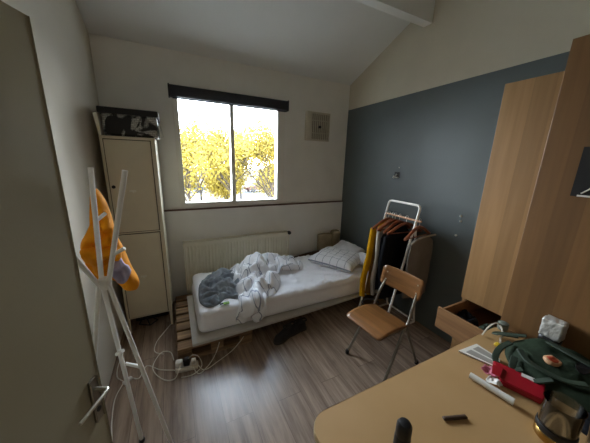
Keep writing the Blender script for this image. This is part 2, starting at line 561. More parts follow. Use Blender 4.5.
WORLD = {}
def obj(name, bm, mat, parent=None, label=None, smooth=False, base=None):
    """link a bmesh (world coordinates, or the parent's own frame) as one mesh object"""
    off = Vector((0, 0, 0))
    if parent is not None:
        off = WORLD.get(parent.name, Vector((0, 0, 0)))
    elif base is not None:
        off = Vector(base)
    bmesh.ops.recalc_face_normals(bm, faces=bm.faces)
    if off.length > 0:
        bmesh.ops.translate(bm, vec=-off, verts=bm.verts)
    me = bpy.data.meshes.new(name)
    if smooth:
        for f in bm.faces:
            f.smooth = True
    bm.to_mesh(me); bm.free()
    if smooth:
        try:
            me.set_sharp_from_angle(angle=radians(42))
        except Exception:
            pass
    for mm in (mat if isinstance(mat, (list, tuple)) else [mat]):
        me.materials.append(mm)
    o = bpy.data.objects.new(name, me)
    COL.objects.link(o)
    if parent is not None:
        o.parent = parent
    elif base is not None:
        o.location = base
    WORLD[o.name] = off.copy()
    if label:
        o['label'] = label
    return o

def tag(o, label, cat, group=None, kind=None):
    o['label'] = label
    o['category'] = cat
    if group: o['group'] = group
    if kind: o['kind'] = kind
    return o

def thing(name, label, cat, loc, group=None, rotz=0.0, local=False):
    """Empty at the thing's base. local=True: its parts are modelled in the thing's own frame"""
    o = bpy.data.objects.new(name, None)
    o.empty_display_size = 0.1
    COL.objects.link(o)
    o.location = loc
    o.rotation_euler = (0, 0, rotz)
    WORLD[o.name] = Vector((0, 0, 0)) if local else Vector(loc)
    return tag(o, label, cat, group)

def struct(o, label=None, cat=None):
    o['kind'] = 'structure'
    if label: o['label'] = label
    if cat: o['category'] = cat
    return o

def fbm(x, y, z, o=4):
    return noise.fractal(Vector((x, y, z)), 0.9, 2.0, o)

# ------------------------------------------------------------------ room shell
XL, XR, YB, YF = -0.515, 2.124, 2.795, -1.6
ZE, SL, YR = 2.51, 0.40, 0.60          # eaves height, roof slope, ridge y
ZRIDGE = ZE + SL * (YB - YR)
ZF = ZRIDGE - SL * (YR - YF)
WX0, WX1, WZ0, WZ1 = 0.075, 1.205, 1.06, 2.17      # window hole

b = nbm(); box(b, XL - 0.1, XR + 0.1, YF - 0.1, YB + 0.2, -0.08, 0.0)
struct(obj('floor', b, MT['floor']), 'grey brown laminate plank floor of the bedroom', 'floor')

b = nbm()
box(b, XL - 0.1, WX0, YB, YB + 0.22, 0, ZE)
box(b, WX1, XR + 0.1, YB, YB + 0.22, 0, ZE)
box(b, WX0, WX1, YB, YB + 0.22, 0, WZ0)
box(b, WX0, WX1, YB, YB + 0.22, WZ1, ZE)
box(b, XL, XR, YB - 0.02, YB, 0, 1.02)              # slightly proud lower wall
struct(obj('wall_back', b, MT['wallB']), 'cream back wall around the window', 'wall')

gable = [(YF, 0), (YB + 0.22, 0), (YB + 0.22, ZE - SL * 0.22), (YB, ZE), (YR, ZRIDGE), (YF, ZF)]
b = nbm(); prism(b, gable, lambda y, z: Vector((XL - 0.1, y, z)), lambda y, z: Vector((XL, y, z)))
struct(obj('wall_left', b, MT['wall']), 'cream left wall beside the open door', 'wall')
b = nbm(); prism(b, gable, lambda y, z: Vector((XR, y, z)), lambda y, z: Vector((XR + 0.1, y, z)))
struct(obj('wall_right', b, MT['wallR']), 'right wall painted slate grey below and cream above', 'wall')
b = nbm(); box(b, XL - 0.1, XR + 0.1, YF - 0.1, YF, 0, ZF)
struct(obj('wall_front', b, MT['wallfront']), 'beige wall opposite the window', 'wall')
b = nbm()
def roofpt(y): return ZRIDGE - SL * abs(y - YR)
prism(b, [(YF - 0.1, roofpt(YF - 0.1)), (YR, ZRIDGE), (YB + 0.22, roofpt(YB + 0.22)), (YB + 0.22, roofpt(YB + 0.22) + 0.1), (YR, ZRIDGE + 0.1), (YF - 0.1, roofpt(YF - 0.1) + 0.1)],
      lambda y, z: Vector((XL - 0.1, y, z)), lambda y, z: Vector((XR + 0.1, y, z)))
struct(obj('ceiling', b, MT['ceil']), 'sloping white painted ceiling', 'ceiling')
b = nbm(); box(b, XL, XR, 1.71, 1.79, 2.745, 2.96)
struct(obj('trim_1', b, MT['ceil']), 'white painted beam crossing under the sloping ceiling', 'beam')
b = nbm(); box(b, XL, XR, YB - 0.032, YB, 1.02, 1.034, 0.003)
struct(obj('trim_2', b, MT['sill']), 'thin reddish brown sill strip along the back wall', 'trim')

# window
w = bpy.data.objects.new('window_1', None); COL.objects.link(w); w.location = ((WX0 + WX1) / 2, YB, WZ0)
WORLD[w.name] = Vector(w.location)
struct(w, 'white framed two pane window with yellow trees outside', 'window')
def frame_bm(x0, x1, z0, z1, t, y0, y1, right=None):
    b = nbm(); r = right or t
    box(b, x0, x0 + t, y0, y1, z0, z1, 0.004); box(b, x1 - r, x1, y0, y1, z0, z1, 0.004)
    box(b, x0 + t, x1 - r, y0, y1, z0, z0 + t, 0.004); box(b, x0 + t, x1 - r, y0, y1, z1 - t, z1, 0.004)
    return b
b = frame_bm(WX0 - 0.02, WX1 + 0.01, WZ0 - 0.01, WZ1, 0.048, YB - 0.015, YB + 0.07, 0.085)
obj('window_frame', b, MT['white'], w)
b = nbm(); box(b, 0.592, 0.632, YB - 0.014, YB + 0.06, WZ0 + 0.035, WZ1 - 0.04, 0.003)
obj('mullion', b, MT['white'], w)
for x0, x1 in ((0.10, 0.594), (0.630, 1.135)):
    b = nbm(); box(b, x0, x1, YB + 0.030, YB + 0.034, WZ0 + 0.03, WZ1 - 0.04)
    obj('pane', b, MT['pane'], w)
b = nbm(); box(b, 1.128, 1.142, YB - 0.024, YB - 0.012, 1.42, 1.54, 0.004)
obj('window_latch', b, MT['white'], w)

# roller blind cassette
t = thing('roller_blind', 'dark grey rolled up blind cassette above the window', 'blind', (0.64, YB - 0.04, 2.10))
b = nbm(); box(b, 0.035, 1.232, YB - 0.075, YB, 2.105, 2.205, 0.008)
obj('cassette', b, MT['blind'], t)
for x in (0.028, 1.227):
    b = nbm(); box(b, x, x + 0.012, YB - 0.08, YB, 2.10, 2.21, 0.003)
    obj('end_cap', b, MT['black'], t)
b = nbm(); tube(b, [(0.06, YB - 0.03, 2.102), (1.215, YB - 0.03, 2.102)], 0.008)
obj('bottom_bar', b, MT['blind'], t, smooth=True)

# vent
t = thing('vent_grille', 'square beige slatted ventilation grille on the back wall', 'vent', (1.655, YB, 1.81))
b = nbm()
box(b, 1.49, 1.825, YB - 0.012, YB, 1.808, 2.138, 0.003)
for (x0, x1, z0, z1) in ((1.545, 1.825, 1.808, 1.826), (1.545, 1.825, 2.12, 2.138), (1.808, 1.825, 1.808, 2.138)):
    box(b, x0, x1, YB - 0.04, YB - 0.01, z0, z1, 0.003)
box(b, 1.49, 1.55, YB - 0.055, YB - 0.01, 1.808, 2.138, 0.006)
obj('vent_frame', b, MT['vent'], t)
b = nbm(); box(b, 1.552, 1.806, YB - 0.016, YB - 0.011, 1.824, 2.122)  # dark backing paints the shade between the slats into the colour
obj('slat_shade', b, MT['ventdark'], t, 'dark sheet painted as shade behind the slats')
b = nbm()
for i in range(9):
    x = 1.566 + i * 0.0275
    box(b, x, x + 0.013, YB - 0.030, YB - 0.0125, 1.822, 2.124)
box(b, 1.55, 1.81, YB - 0.03, YB - 0.012, 2.04, 2.05); box(b, 1.55, 1.81, YB - 0.03, YB - 0.012, 1.895, 1.905)
obj('slats', b, MT['vent'], t)
b = nbm(); lathe(b, [(0.016, 0), (0.016, 0.02), (0.010, 0.026)], (1.675, YB - 0.036, 1.97), 16, Matrix.Rotation(radians(90), 3, 'X'))
obj('knob', b, MT['black'], t, 'dark round adjusting knob')

# wall fixtures on the slate wall
t = thing('wall_hook', 'small white and black hook fixed high on the slate wall', 'hook', (XR, 1.883, 1.43))
b = nbm(); box(b, XR - 0.008, XR, 1.855, 1.915, 1.425, 1.475, 0.003)
obj('back_plate', b, MT['black'], t)
b = nbm(); tube(b, spline([(XR - 0.008, 1.885, 1.45), (XR - 0.03, 1.885, 1.425), (XR - 0.045, 1.885, 1.412), (XR - 0.05, 1.885, 1.435)], 4), 0.006)
box(b, XR - 0.03, XR - 0.006, 1.853, 1.917, 1.412, 1.424, 0.003)
obj('hook_arm', b, MT['screw'], t, smooth=True)
for (y, z, l) in ((1.176, 1.149, 'pale screw plug in slate wall, topmost of three'), (1.170, 1.106, 'pale screw plug in slate wall, middle one of three'), (1.185, 0.980, 'pale screw plug in slate wall, lowest of three')):
    b = nbm(); lathe(b, [(0.009, 0), (0.009, 0.006), (0.004, 0.012)], (XR, y, z), 12, Matrix.Rotation(radians(-90), 3, 'Y'))
    tag(obj('screw_plug', b, MT['screw'], smooth=True, base=(XR, y, z)), l, 'screw', 'screw plugs in the slate wall')
b = nbm(); lathe(b, [(0.006, 0), (0.006, 0.004), (0.003, 0.01)], (XR, 1.865, 1.52), 10, Matrix.Rotation(radians(-90), 3, 'Y'))
tag(obj('wall_screw', b, MT['screw'], smooth=True, base=(XR, 1.865, 1.52)), 'tiny screw left just above the small wall hook', 'screw')

# door (swung open, free edge towards the room)
DE = Vector((-0.32, 1.036, 0)); da = radians(23)
dd = Vector((-sin(da), -cos(da), 0))          # from free edge to hinge
dn = Vector((cos(da), -sin(da), 0))           # room-side normal
DL = 0.495
d = bpy.data.objects.new('door_1', None); COL.objects.link(d); d.location = DE + dd * DL
WORLD[d.name] = Vector(d.location)
struct(d, 'open grey green interior door with steel lever handle', 'door')
def dpt(s, n, z): return DE + dd * s + dn * n + Vector((0, 0, z))
def dbox(bm, s0, s1, n0, n1, z0, z1, bev=0.0):
    m = Matrix((dd, dn, Vector((0, 0, 1)))).transposed()
    c = dpt((s0 + s1) / 2, (n0 + n1) / 2, (z0 + z1) / 2)
    box(bm, c.x - abs(s1 - s0) / 2, c.x + abs(s1 - s0) / 2, c.y - abs(n1 - n0) / 2, c.y + abs(n1 - n0) / 2, c.z - abs(z1 - z0) / 2, c.z + abs(z1 - z0) / 2, bev, 2, None, m)
b = nbm(); dbox(b, 0, DL, -0.038, 0, 0.01, 1.915, 0.003)
obj('door_leaf', b, MT['door'], d)
b = nbm(); dbox(b, 0.020, 0.054, 0, 0.008, 0.555, 0.735, 0.003)
h = obj('handle_plate', b, MT['tubesteel'], d)
b = nbm()
tube(b, [dpt(0.034, 0.006, 0.690), dpt(0.034, 0.052, 0.690)], 0.0075, 10)
tube(b, spline([dpt(0.031, 0.050, 0.690), dpt(0.048, 0.054, 0.690), dpt(0.097, 0.052, 0.689), dpt(0.160, 0.046, 0.684)], 5), 0.0062, 10)
obj('lever', b, MT['chrome'], h, smooth=True)
b = nbm(); lathe(b, [(0.010, 0), (0.010, 0.003)], dpt(0.037, 0.007, 0.600), 14, Matrix.Rotation(-da, 3, 'Z') @ Matrix.Rotation(radians(90), 3, 'Y'))
obj('keyhole', b, MT['black'], h)
for z in (0.25, 1.62):
    b = nbm(); tube(b, [dpt(DL + 0.006, 0.0, z), dpt(DL + 0.006, 0.0, z + 0.09)], 0.008)
    obj('hinge', b, MT['chrome'], d, smooth=True)

# ------------------------------------------------------------------ radiator
t = thing('radiator', 'cream ribbed panel radiator under the window', 'radiator', (0.65, 2.72, 0.0))
b = nbm()
x0, x1, z0, z1 = 0.045, 1.255, 0.10, 0.685
prof = []
n = 34
for i in range(n):
    xa = x0 + 0.02 + (x1 - x0 - 0.04) * i / n
    wd = (x1 - x0 - 0.04) / n
    prof += [(xa, 0.0), (xa + wd * 0.18, 0.010), (xa + wd * 0.62, 0.010), (xa + wd * 0.80, 0.0)]
prof = [(x0, 0.006)] + [(x0 + 0.018, 0.006)] + prof + [(x1 - 0.018, 0.006), (x1, 0.006)]
yf = 2.672
R0 = []
for zz in (z0, z0 + 0.03, z0 + 0.05, z1 - 0.05, z1 - 0.03, z1):
    k = 0.0 if zz in (z0, z0 + 0.03, z1 - 0.03, z1) else 1.0
    R0.append([b.verts.new((px, yf + 0.006 + (py - 0.006) * k, zz)) for px, py in prof])
for i in range(len(R0) - 1):
    for j in range(len(prof) - 1):
        b.faces.new((R0[i][j], R0[i][j + 1], R0[i + 1][j + 1], R0[i + 1][j]))
obj('panel', b, MT['rad'], t)
b = nbm(); box(b, x0, x1, yf + 0.012, yf + 0.09, z0, z1 - 0.012)
obj('body', b, MT['rad'], t)
b = nbm()
box(b, x0, x1, yf + 0.002, yf + 0.018, z1 - 0.012, z1 + 0.006, 0.003); box(b, x0, x1, yf + 0.078, yf + 0.094, z1 - 0.012, z1 + 0.006, 0.003)
for i in range(60):
    xx = x0 + 0.008 + (x1 - x0 - 0.02) * i / 59
    box(b, xx, xx + 0.005, yf + 0.012, yf + 0.082, z1 - 0.008, z1 + 0.003)
obj('top_grille', b, MT['rad'], t)
for xx in (x0 - 0.004, x1 - 0.006):
    b = nbm(); box(b, xx, xx + 0.010, yf + 0.004, yf + 0.092, z0 + 0.02, z1 + 0.004, 0.002)
    obj('side_cover', b, MT['rad'], t)
b = nbm(); lathe(b, [(0.014, 0), (0.022, 0.008), (0.023, 0.035), (0.017, 0.044)], (x1 + 0.004, yf + 0.03, 0.682), 16, Matrix.Rotation(radians(90), 3, 'X'))
obj('valve_knob', b, MT['black'], t, 'black thermostatic valve knob', smooth=True)
b = nbm(); tube(b, spline([(x1 + 0.004, yf + 0.035, 0.672), (x1 + 0.010, yf + 0.045, 0.62), (x1 + 0.012, yf + 0.06, 0.3), (x1 + 0.012, yf + 0.065, 0.0)], 4), 0.008)
obj('supply_pipe', b, MT['rad'], t, smooth=True)
b = nbm(); tube(b, [(x0 + 0.03, yf + 0.05, 0.11), (x0 + 0.03, yf + 0.05, 0.055), (x0 - 0.12, yf + 0.05, 0.055), (x0 - 0.12, yf + 0.06, 0.0)], 0.011)
obj('return_pipe', b, MT['wire'], t, smooth=True)

# ------------------------------------------------------------------ locker
LX0, LX1, LY0, LY1 = -0.462, -0.102, 2.345, 2.755
t = thing('metal_locker', 'tall cream two door metal locker in the left corner', 'locker', ((LX0 + LX1) / 2, (LY0 + LY1) / 2, 0))
b = nbm(); box(b, LX0, LX1, LY0, LY1, 0.145, 1.70, 0.004)
obj('body', b, MT['locker'], t)
b = nbm()
for (z0, z1) in ((0.943, 1.679), (0.158, 0.932)):
    box(b, LX0 + 0.019, LX1 - 0.029, LY0 - 0.0015, LY0 + 0.002, z0, z1)  # dark sheet behind each door, painted as the shade in its gap
obj('door_gap_shade', b, MT['gapshade'], t, 'dark strip painted as shade around the two doors')
for (z0, z1, nm) in ((0.95, 1.672, 'upper'), (0.165, 0.925, 'lower')):
    b = nbm(); box(b, LX0 + 0.026, LX1 - 0.036, LY0 - 0.014, LY0 - 0.001, z0, z1, 0.003)
    dr = obj('door', b, MT['locker'], t)
    zc = 1.30 if nm == 'upper' else 0.56
    b = nbm(); lathe(b, [(0.013, 0), (0.013, 0.006), (0.008, 0.010)], (LX0 + 0.048, LY0 - 0.013, zc + 0.02), 14, Matrix.Rotation(radians(90), 3, 'X'))
    obj('lock', b, MT['black'], dr, 'small black round lock')
    b = nbm(); box(b, -0.315, -0.270, LY0 - 0.020, LY0 - 0.012, zc - 0.022, zc - 0.008, 0.002)
    tube(b, [(-0.30, LY0 - 0.022, zc - 0.012), (-0.285, LY0 - 0.022, zc - 0.030)], 0.004)
    obj('latch', b, MT['chrome'], dr)
    b = nbm()
    for i in range(4):
        box(b, -0.36, -0.24, LY0 - 0.0165, LY0 - 0.013, z1 - 0.15 + i * 0.022, z1 - 0.142 + i * 0.022)
    obj('louvre_slits', b, MT['locker'], dr)
for x in (LX0 + 0.002, LX1 - 0.022):
    for y in (LY0, LY1 - 0.022):
        b = nbm(); box(b, x, x + 0.020, y, y + 0.020, 0, 0.147, 0.002)
        obj('leg', b, MT['locker'], t)
# storage box on the locker
BX0, BX1, BY0, BY1 = -0.435, -0.075, 2.36, 2.72
t = thing('storage_box', 'black and white printed storage box on top of the locker', 'box', ((BX0 + BX1) / 2, 2.54, 1.70))
b = nbm(); rbox(b, BX0, BX1, BY0, BY1, 1.702, 1.862, 0.012, 0.03, lambda p, n: p + n * 0.006 * fbm(p.x * 9, p.y * 9, p.z * 9))
obj('fabric_body', b, MT['boxprint'], t)
b = nbm(); box(b, BX0 - 0.018, BX1 + 0.014, BY0 - 0.014, BY1 + 0.01, 1.858, 1.902, 0.006)
obj('lid', b, MT['black'], t, 'glossy black lid')
b = nbm(); prism(b, [(BY0 - 0.02, 1.702), (BY1, 1.702), (BY1, 1.85), (BY0 - 0.04, 1.85)], lambda y, z: Vector((BX0 - 0.024 - (z - 1.70) * 0.10, y, z)), lambda y, z: Vector((BX0 - 0.008 - (z - 1.70) * 0.04, y, z)))
obj('side_flap', b, MT['white'], t, 'white side flap')
b = nbm(); prism(b, [(-0.07, 1.702), (-0.045, 1.712), (-0.05, 1.745), (-0.062, 1.80), (-0.078, 1.80)], lambda x, z: Vector((x, BY0 + 0.06, z)), lambda x, z: Vector((x + 0.01, BY0 - 0.012, z)))
obj('corner_fold', b, MT['foil'], t, 'crumpled shiny corner')
# wire thing below locker
b = nbm()
A, B, Cc = Vector((-0.39, 2.45, 0.012)), Vector((-0.30, 2.40, 0.012)), Vector((-0.345, 2.47, 0.115))
tube(b, [A, B], 0.005); tube(b, [B, Cc], 0.005); tube(b, [Cc, A], 0.005)
D_ = Vector((-0.24, 2.46, 0.012)); tube(b, [B, D_], 0.005); tube(b, [D_, Cc], 0.005)
tag(obj('wire_stand', b, MT['wire'], base=(-0.33, 2.43, 0)), 'dark folded wire stand lying under the locker', 'stand')
t = thing('storage_bin', 'dark low bin tucked under the metal locker', 'bin', (-0.28, 2.62, 0))
b = nbm(); rbox(b, -0.43, -0.14, 2.52, 2.74, 0.002, 0.10, 0.012, 0.04)
obj('tub', b, MT['black'], t)
b = nbm(); box(b, -0.435, -0.135, 2.515, 2.745, 0.096, 0.106, 0.003)
obj('rim', b, MT['wire'], t)

# ------------------------------------------------------------------ coat rack
t = thing('coat_rack', 'white tripod coat rack of crossing angled poles', 'coat rack', (-0.29, 1.24, 0))
HUB = Vector((-0.306, 1.25, 1.005))
feet = [(-0.272, 1.302, 0.0), (-0.117, 1.196, 0.0), (-0.492, 1.20, 0.0)]
tops = [(-0.300, 1.30, 1.503), (-0.168, 1.20, 1.497), (-0.442, 1.02, 1.50)]
offs = [Vector((-0.012, 0.014, 0)), Vector((0.016, -0.010, 0)), Vector((-0.018, -0.012, 0))]
for f, tp, o_ in zip(feet, tops, offs):
    f = Vector(f); tp = Vector(tp); hb = HUB + o_
    b = nbm(); f2 = f + (hb - f).normalized() * 0.016
    tube(b, [f2, hb], 0.0098, 12)
    obj('leg', b, MT['rackmetal'], t, smooth=True)
    b = nbm(); tube(b, [hb - (tp - hb).normalized() * 0.01, tp], 0.0100, 12)
    obj('arm', b, MT['rackmetal'], t, smooth=True)
    b = nbm(); lathe(b, [(0.015, 0), (0.015, 0.014), (0.011, 0.020)], f, 12)
    obj('foot_cap', b, MT['black'], t, smooth=True)
b = nbm(); lathe(b, [(0.018, -0.026), (0.026, -0.014), (0.026, 0.014), (0.018, 0.026)], HUB, 16)
obj('hub', b, MT['rackmetal'], t, smooth=True)
def onleg(i, z):
    f = Vector(feet[i]); return f + (HUB + offs[i] - f) * (z / 1.005)
b = nbm(); p = onleg(0, 0.555); q = onleg(1, 0.55); tube(b, [q + (p - q) * 0.02, p + (q - p) * 0.2], 0.008, 10)
obj('peg', b, MT['rackmetal'], t, smooth=True)
b = nbm(); p = onleg(0, 0.625); tube(b, [p + Vector((-0.012, 0.0, -0.012)), p + Vector((0.018, -0.02, 0.014))], 0.009, 10)
obj('peg', b, MT['rackmetal'], t, smooth=True)
for i, (zz, v) in enumerate(((1.28, (0.035, 0.05, 0.03)), (1.14, (0.06, -0.02, 0.035)), (1.22, (-0.03, 0.05, 0.03)))):
    tp = Vector(tops[i]); hb = HUB + offs[i]
    p = hb + (tp - hb) * ((zz - hb.z) / (tp.z - hb.z))
    b = nbm(); tube(b, [p, p + Vector(v) * 0.8], 0.008, 10)
    obj('peg', b, MT['rackmetal'], t, smooth=True)

# orange jacket hanging on the rack
KJ = 1.37 / 1.42
def jk(x, z): return (x * KJ, 1.55 + (z - 1.55) * KJ)
JB = [jk(*p) for p in ((-0.328, 1.405), (-0.300, 1.36), (-0.282, 1.27), (-0.275, 1.18), (-0.250, 1.09), (-0.228, 0.99), (-0.204, 0.910), (-0.220, 0.862), (-0.262, 0.868), (-0.30, 0.925), (-0.335, 0.955), (-0.372, 0.945), (-0.405, 0.965), (-0.412, 1.06), (-0.416, 1.14), (-0.388, 1.195), (-0.368, 1.24), (-0.358, 1.31), (-0.350, 1.37))]
def jtop(a, bz, s):
    env = max(0.0, 1 - s ** 3) ** 0.5
    f = 0.030 * (abs(sin(42 * a + 9 * bz + 2.6 * fbm(a * 5, bz * 4, 1.0))) - 0.5) + 0.030 * (abs(sin(24 * bz - 22 * a + 3 * fbm(a * 6, bz * 5, 6.0))) - 0.5) + 0.020 * fbm(a * 14, bz * 12, 3.3)
    return Vector((a, 1.385 - env * (0.045 + f), bz))
def jbot(a, bz, s):
    env = max(0.0, 1 - s ** 3) ** 0.5
    return Vector((a, 1.39 + env * 0.045, bz))
t = thing('orange_jacket', 'bright orange fabric jacket hanging on the white coat rack', 'jacket', (-0.31, 1.38, 0.86))
b = nbm(); solid(b, loop2(JB, 6), 30, jtop, jbot)
obj('shell', b, MT['orange'], t)
LP = [jk(*p) for p in ((-0.275, 1.10), (-0.250, 1.055), (-0.232, 1.015), (-0.230, 0.975), (-0.268, 0.925), (-0.300, 0.965), (-0.300, 1.03))]
b = nbm(); solid(b, loop2(LP, 4), 8, lambda a, z, s: jtop(a, z, 0.55) + Vector((0, -0.014 * (1 - s ** 4), 0)), lambda a, z, s: jtop(a, z, 0.55) + Vector((0, 0.012, 0)))
obj('lining', b, MT['lavender'], t, 'pale lavender grey lining')
sl = [jk(*p) for p in ((-0.405, 1.13), (-0.40, 1.07), (-0.35, 1.05), (-0.30, 1.075), (-0.262, 1.06), (-0.255, 1.10), (-0.29, 1.12), (-0.34, 1.13))]
b = nbm(); solid(b, loop2(sl, 4), 8, lambda a, z, s: jtop(a, z, 0.5) + Vector((0, -0.055 * max(0, 1 - s ** 2.5) ** 0.5 + 0.004, 0)), lambda a, z, s: jtop(a, z, 0.5) + Vector((0, 0.012, 0)))
obj('sleeve', b, MT['orange'], t)
b = nbm(); tube(b, spline([(-0.318, 1.372, 1.385), (-0.322, 1.352, 1.41), (-0.318, 1.335, 1.385)], 6), 0.004)
obj('hanging_loop', b, MT['orange'], t, smooth=True)

# ------------------------------------------------------------------ bed
def make_pallet(x0, x1, label, dy=0.0):
    t = thing('wooden_pallet', label, 'pallet', ((x0 + x1) / 2, 2.2, 0), 'pallets under the mattress')
    Y0 = 1.80 + dy; Y1 = 2.645; nb = 7 if dy == 0 else 5
    st = (Y1 - Y0 - 0.095) / (nb - 1)
    b = nbm()
    for i in range(nb):
        y = Y0 + i * st
        box(b, x0, x1, y, y + 0.095, 0.104, 0.124, 0.003)
    obj('deck_boards', b, MT['pallet'], t)
    for xx in (x0, (x0 + x1) / 2 - 0.05, x1 - 0.1):
        b = nbm(); box(b, xx, xx + 0.10, Y0, Y1, 0.084, 0.104, 0.002)
        obj('stringer', b, MT['pallet'], t)
        for y in (Y0 + 0.01, (Y0 + Y1) / 2 - 0.05, Y1 - 0.11):
            b = nbm(); box(b, xx, xx + 0.10, y, y + 0.10, 0.018, 0.084, 0.003)
            obj('block', b, MT['pallet'], t)
    b = nbm()
    for y in (Y0 + 0.01, (Y0 + Y1) / 2 - 0.05, Y1 - 0.11):
        box(b, x0, x1, y, y + 0.10, 0.0, 0.018, 0.002)
    obj('bottom_boards', b, MT['pallet'], t)
    return t
make_pallet(-0.072, 0.515, 'rough wooden pallet under the foot end of the bed')
make_pallet(0.66, 2.07, 'rough wooden pallet under the pillow end of the bed', 0.20)
b = nbm(); prism(b, [(0.036, 1.788), (1.0, 1.812), (2.07, 1.862), (2.07, 2.60), (0.036, 2.56)], lambda x, y: Vector((x, y, 0.1245)), lambda x, y: Vector((x, y, 0.150)))
bmesh.ops.bevel(b, geom=b.edges[:], offset=0.004, segments=2, affect='EDGES')
tag(obj('base_board', b, MT['board'], base=(1.0, 2.17, 0.125)), 'pale grey thick board between the pallets and mattress', 'board')

MX0, MX1, MY0, MY1, MZ0, MZ1 = 0.100, 2.075, 1.862, 2.655, 0.151, 0.352
def mat_fn(p, n):
    top = max(0.0, n.z)
    e = min(1.0, max(0.25, (p.x - 0.6) / 0.5))
    wr = 0.010 * fbm(p.x * 3.5, p.y * 5, 0.4) + e * 0.018 * max(0, 1 - abs(fbm(p.x * 3.2 + p.y * 4, p.y * 3.2 - p.x, 2.2)) * 5) + e * 0.013 * max(0, 1 - abs(fbm(p.x * 5 - p.y * 2, p.y * 7, 8.2)) * 5)
    p = p + Vector((0, 0, 1)) * wr * top
    if n.z < 0.3:
        p = p + Vector((n.x, n.y, 0)) * (0.010 * sin((p.z - MZ0) * 30) + 0.004 * fbm(p.x * 8, p.y * 8, p.z * 20))
    return p
t = thing('mattress', 'white sheeted single mattress lying on the pallets', 'mattress', (1.09, 2.26, 0.151))
b = nbm(); rbox(b, MX0, MX1, MY0, MY1, MZ0, MZ1, 0.05, 0.016, mat_fn)
obj('fitted_sheet', b, MT['sheet'], t)

def drape(a, bb, h):
    """point h above the mattress; cloth running over the front edge turns down"""
    ye = MY0 + 0.03
    if bb >= ye:
        k = 0.0
        return Vector((a, bb, MZ1 + 0.004 + h))
    over = ye - bb
    ang = min(over / 0.05, 1.0) * pi / 2
    return Vector((a, ye - sin(ang) * (0.045 + h), MZ1 + 0.004 - 0.03 * (1 - cos(ang)) - max(0, over - 0.05) + h * cos(ang)))

# grey blanket
t = thing('grey_blanket', 'crumpled grey blanket at the foot end of the bed', 'blanket', (0.28, 2.25, MZ1))
GB = [(0.125, 2.02), (0.13, 2.20), (0.16, 2.36), (0.27, 2.50), (0.42, 2.54), (0.55, 2.42), (0.56, 2.22), (0.52, 2.02), (0.44, 1.95), (0.34, 2.00), (0.26, 1.93), (0.18, 1.92)]
def gtop(a, bb, s):
    env = max(0.0, 1 - s ** 4) ** 0.5
    wv = fbm(a * 3.5, bb * 3.5, 5.0)
    r1 = abs(sin(24 * bb + 10 * a + 4.0 * wv)); r2 = abs(sin(19 * a - 15 * bb + 4.0 * wv))
    h = env * (0.016 + 0.062 * r1 ** 0.8 * (0.5 + 0.5 * r2) + 0.030 * fbm(a * 6, bb * 7, 1.0) + 0.05 * math.exp(-((a - 0.42) ** 2 + (bb - 2.38) ** 2) / 0.02))
    return drape(a, bb, max(0.004, h))
b = nbm(); solid(b, loop2(GB, 9), 34, gtop, lambda a, bb, s: drape(a, bb, 0.001))
obj('blanket_cloth', b, MT['greyblanket'], t)

# duvet
t = thing('checked_duvet', 'rumpled white duvet with thin grey check pattern', 'duvet', (0.80, 2.25, MZ1))
DB = [(0.385, 1.74), (0.43, 1.92), (0.44, 2.10), (0.40, 2.30), (0.46, 2.50), (0.62, 2.60), (0.80, 2.64), (1.00, 2.63), (1.18, 2.56), (1.30, 2.44), (1.27, 2.30), (1.12, 2.30), (0.98, 2.32), (0.92, 2.22), (0.90, 2.08), (0.78, 1.92), (0.66, 1.86), (0.62, 1.72), (0.55, 1.68), (0.50, 1.76), (0.44, 1.70)]
def g2(a, bb, x, y, sx, sy): return math.exp(-((a - x) / sx) ** 2 - ((bb - y) / sy) ** 2)
def dtop(a, bb, s):
    env = max(0.0, 1 - s ** 5) ** 0.5
    base = 0.030 + 0.135 * g2(a, bb, 0.74, 2.40, 0.24, 0.18) + 0.105 * g2(a, bb, 1.13, 2.46, 0.16, 0.11) + 0.07 * g2(a, bb, 0.64, 2.10, 0.16, 0.2)
    wv = fbm(a * 2.6, bb * 2.6, 7.0); wv2 = fbm(a * 2.6, bb * 2.6, 17.0)
    w1 = abs(sin(8.5 * a + 5 * bb + 2.6 * wv)) ** 0.7
    w2 = abs(sin(11 * bb - 7 * a + 2.6 * wv2)) ** 0.7
    h = env * (base + 0.085 * (w1 - 0.5) + 0.070 * (w2 - 0.5) + 0.020 * fbm(a * 5, bb * 5, 4.0))
    return drape(a, bb, max(0.003, h))
b = nbm(); solid(b, loop2(DB, 9), 52, dtop, lambda a, bb, s: drape(a, bb, 0.001), center=(0.72, 2.2))
# crumple the printed lines with the cloth
uvl = b.loops.layers.uv.verify()
for f in b.faces:
    for l in f.loops:
        u, v = l[uvl].uv
        l[uvl].uv = (0.82 * u - 0.57 * v + 0.05 * fbm(u * 3.0, v * 3.0, 1.5) + l.vert.co.z * 0.5, 0.57 * u + 0.82 * v + 0.05 * fbm(u * 3.0, v * 3.0, 8.5) - l.vert.co.z * 0.4)
obj('duvet_cover', b, MT['duvet'], t)

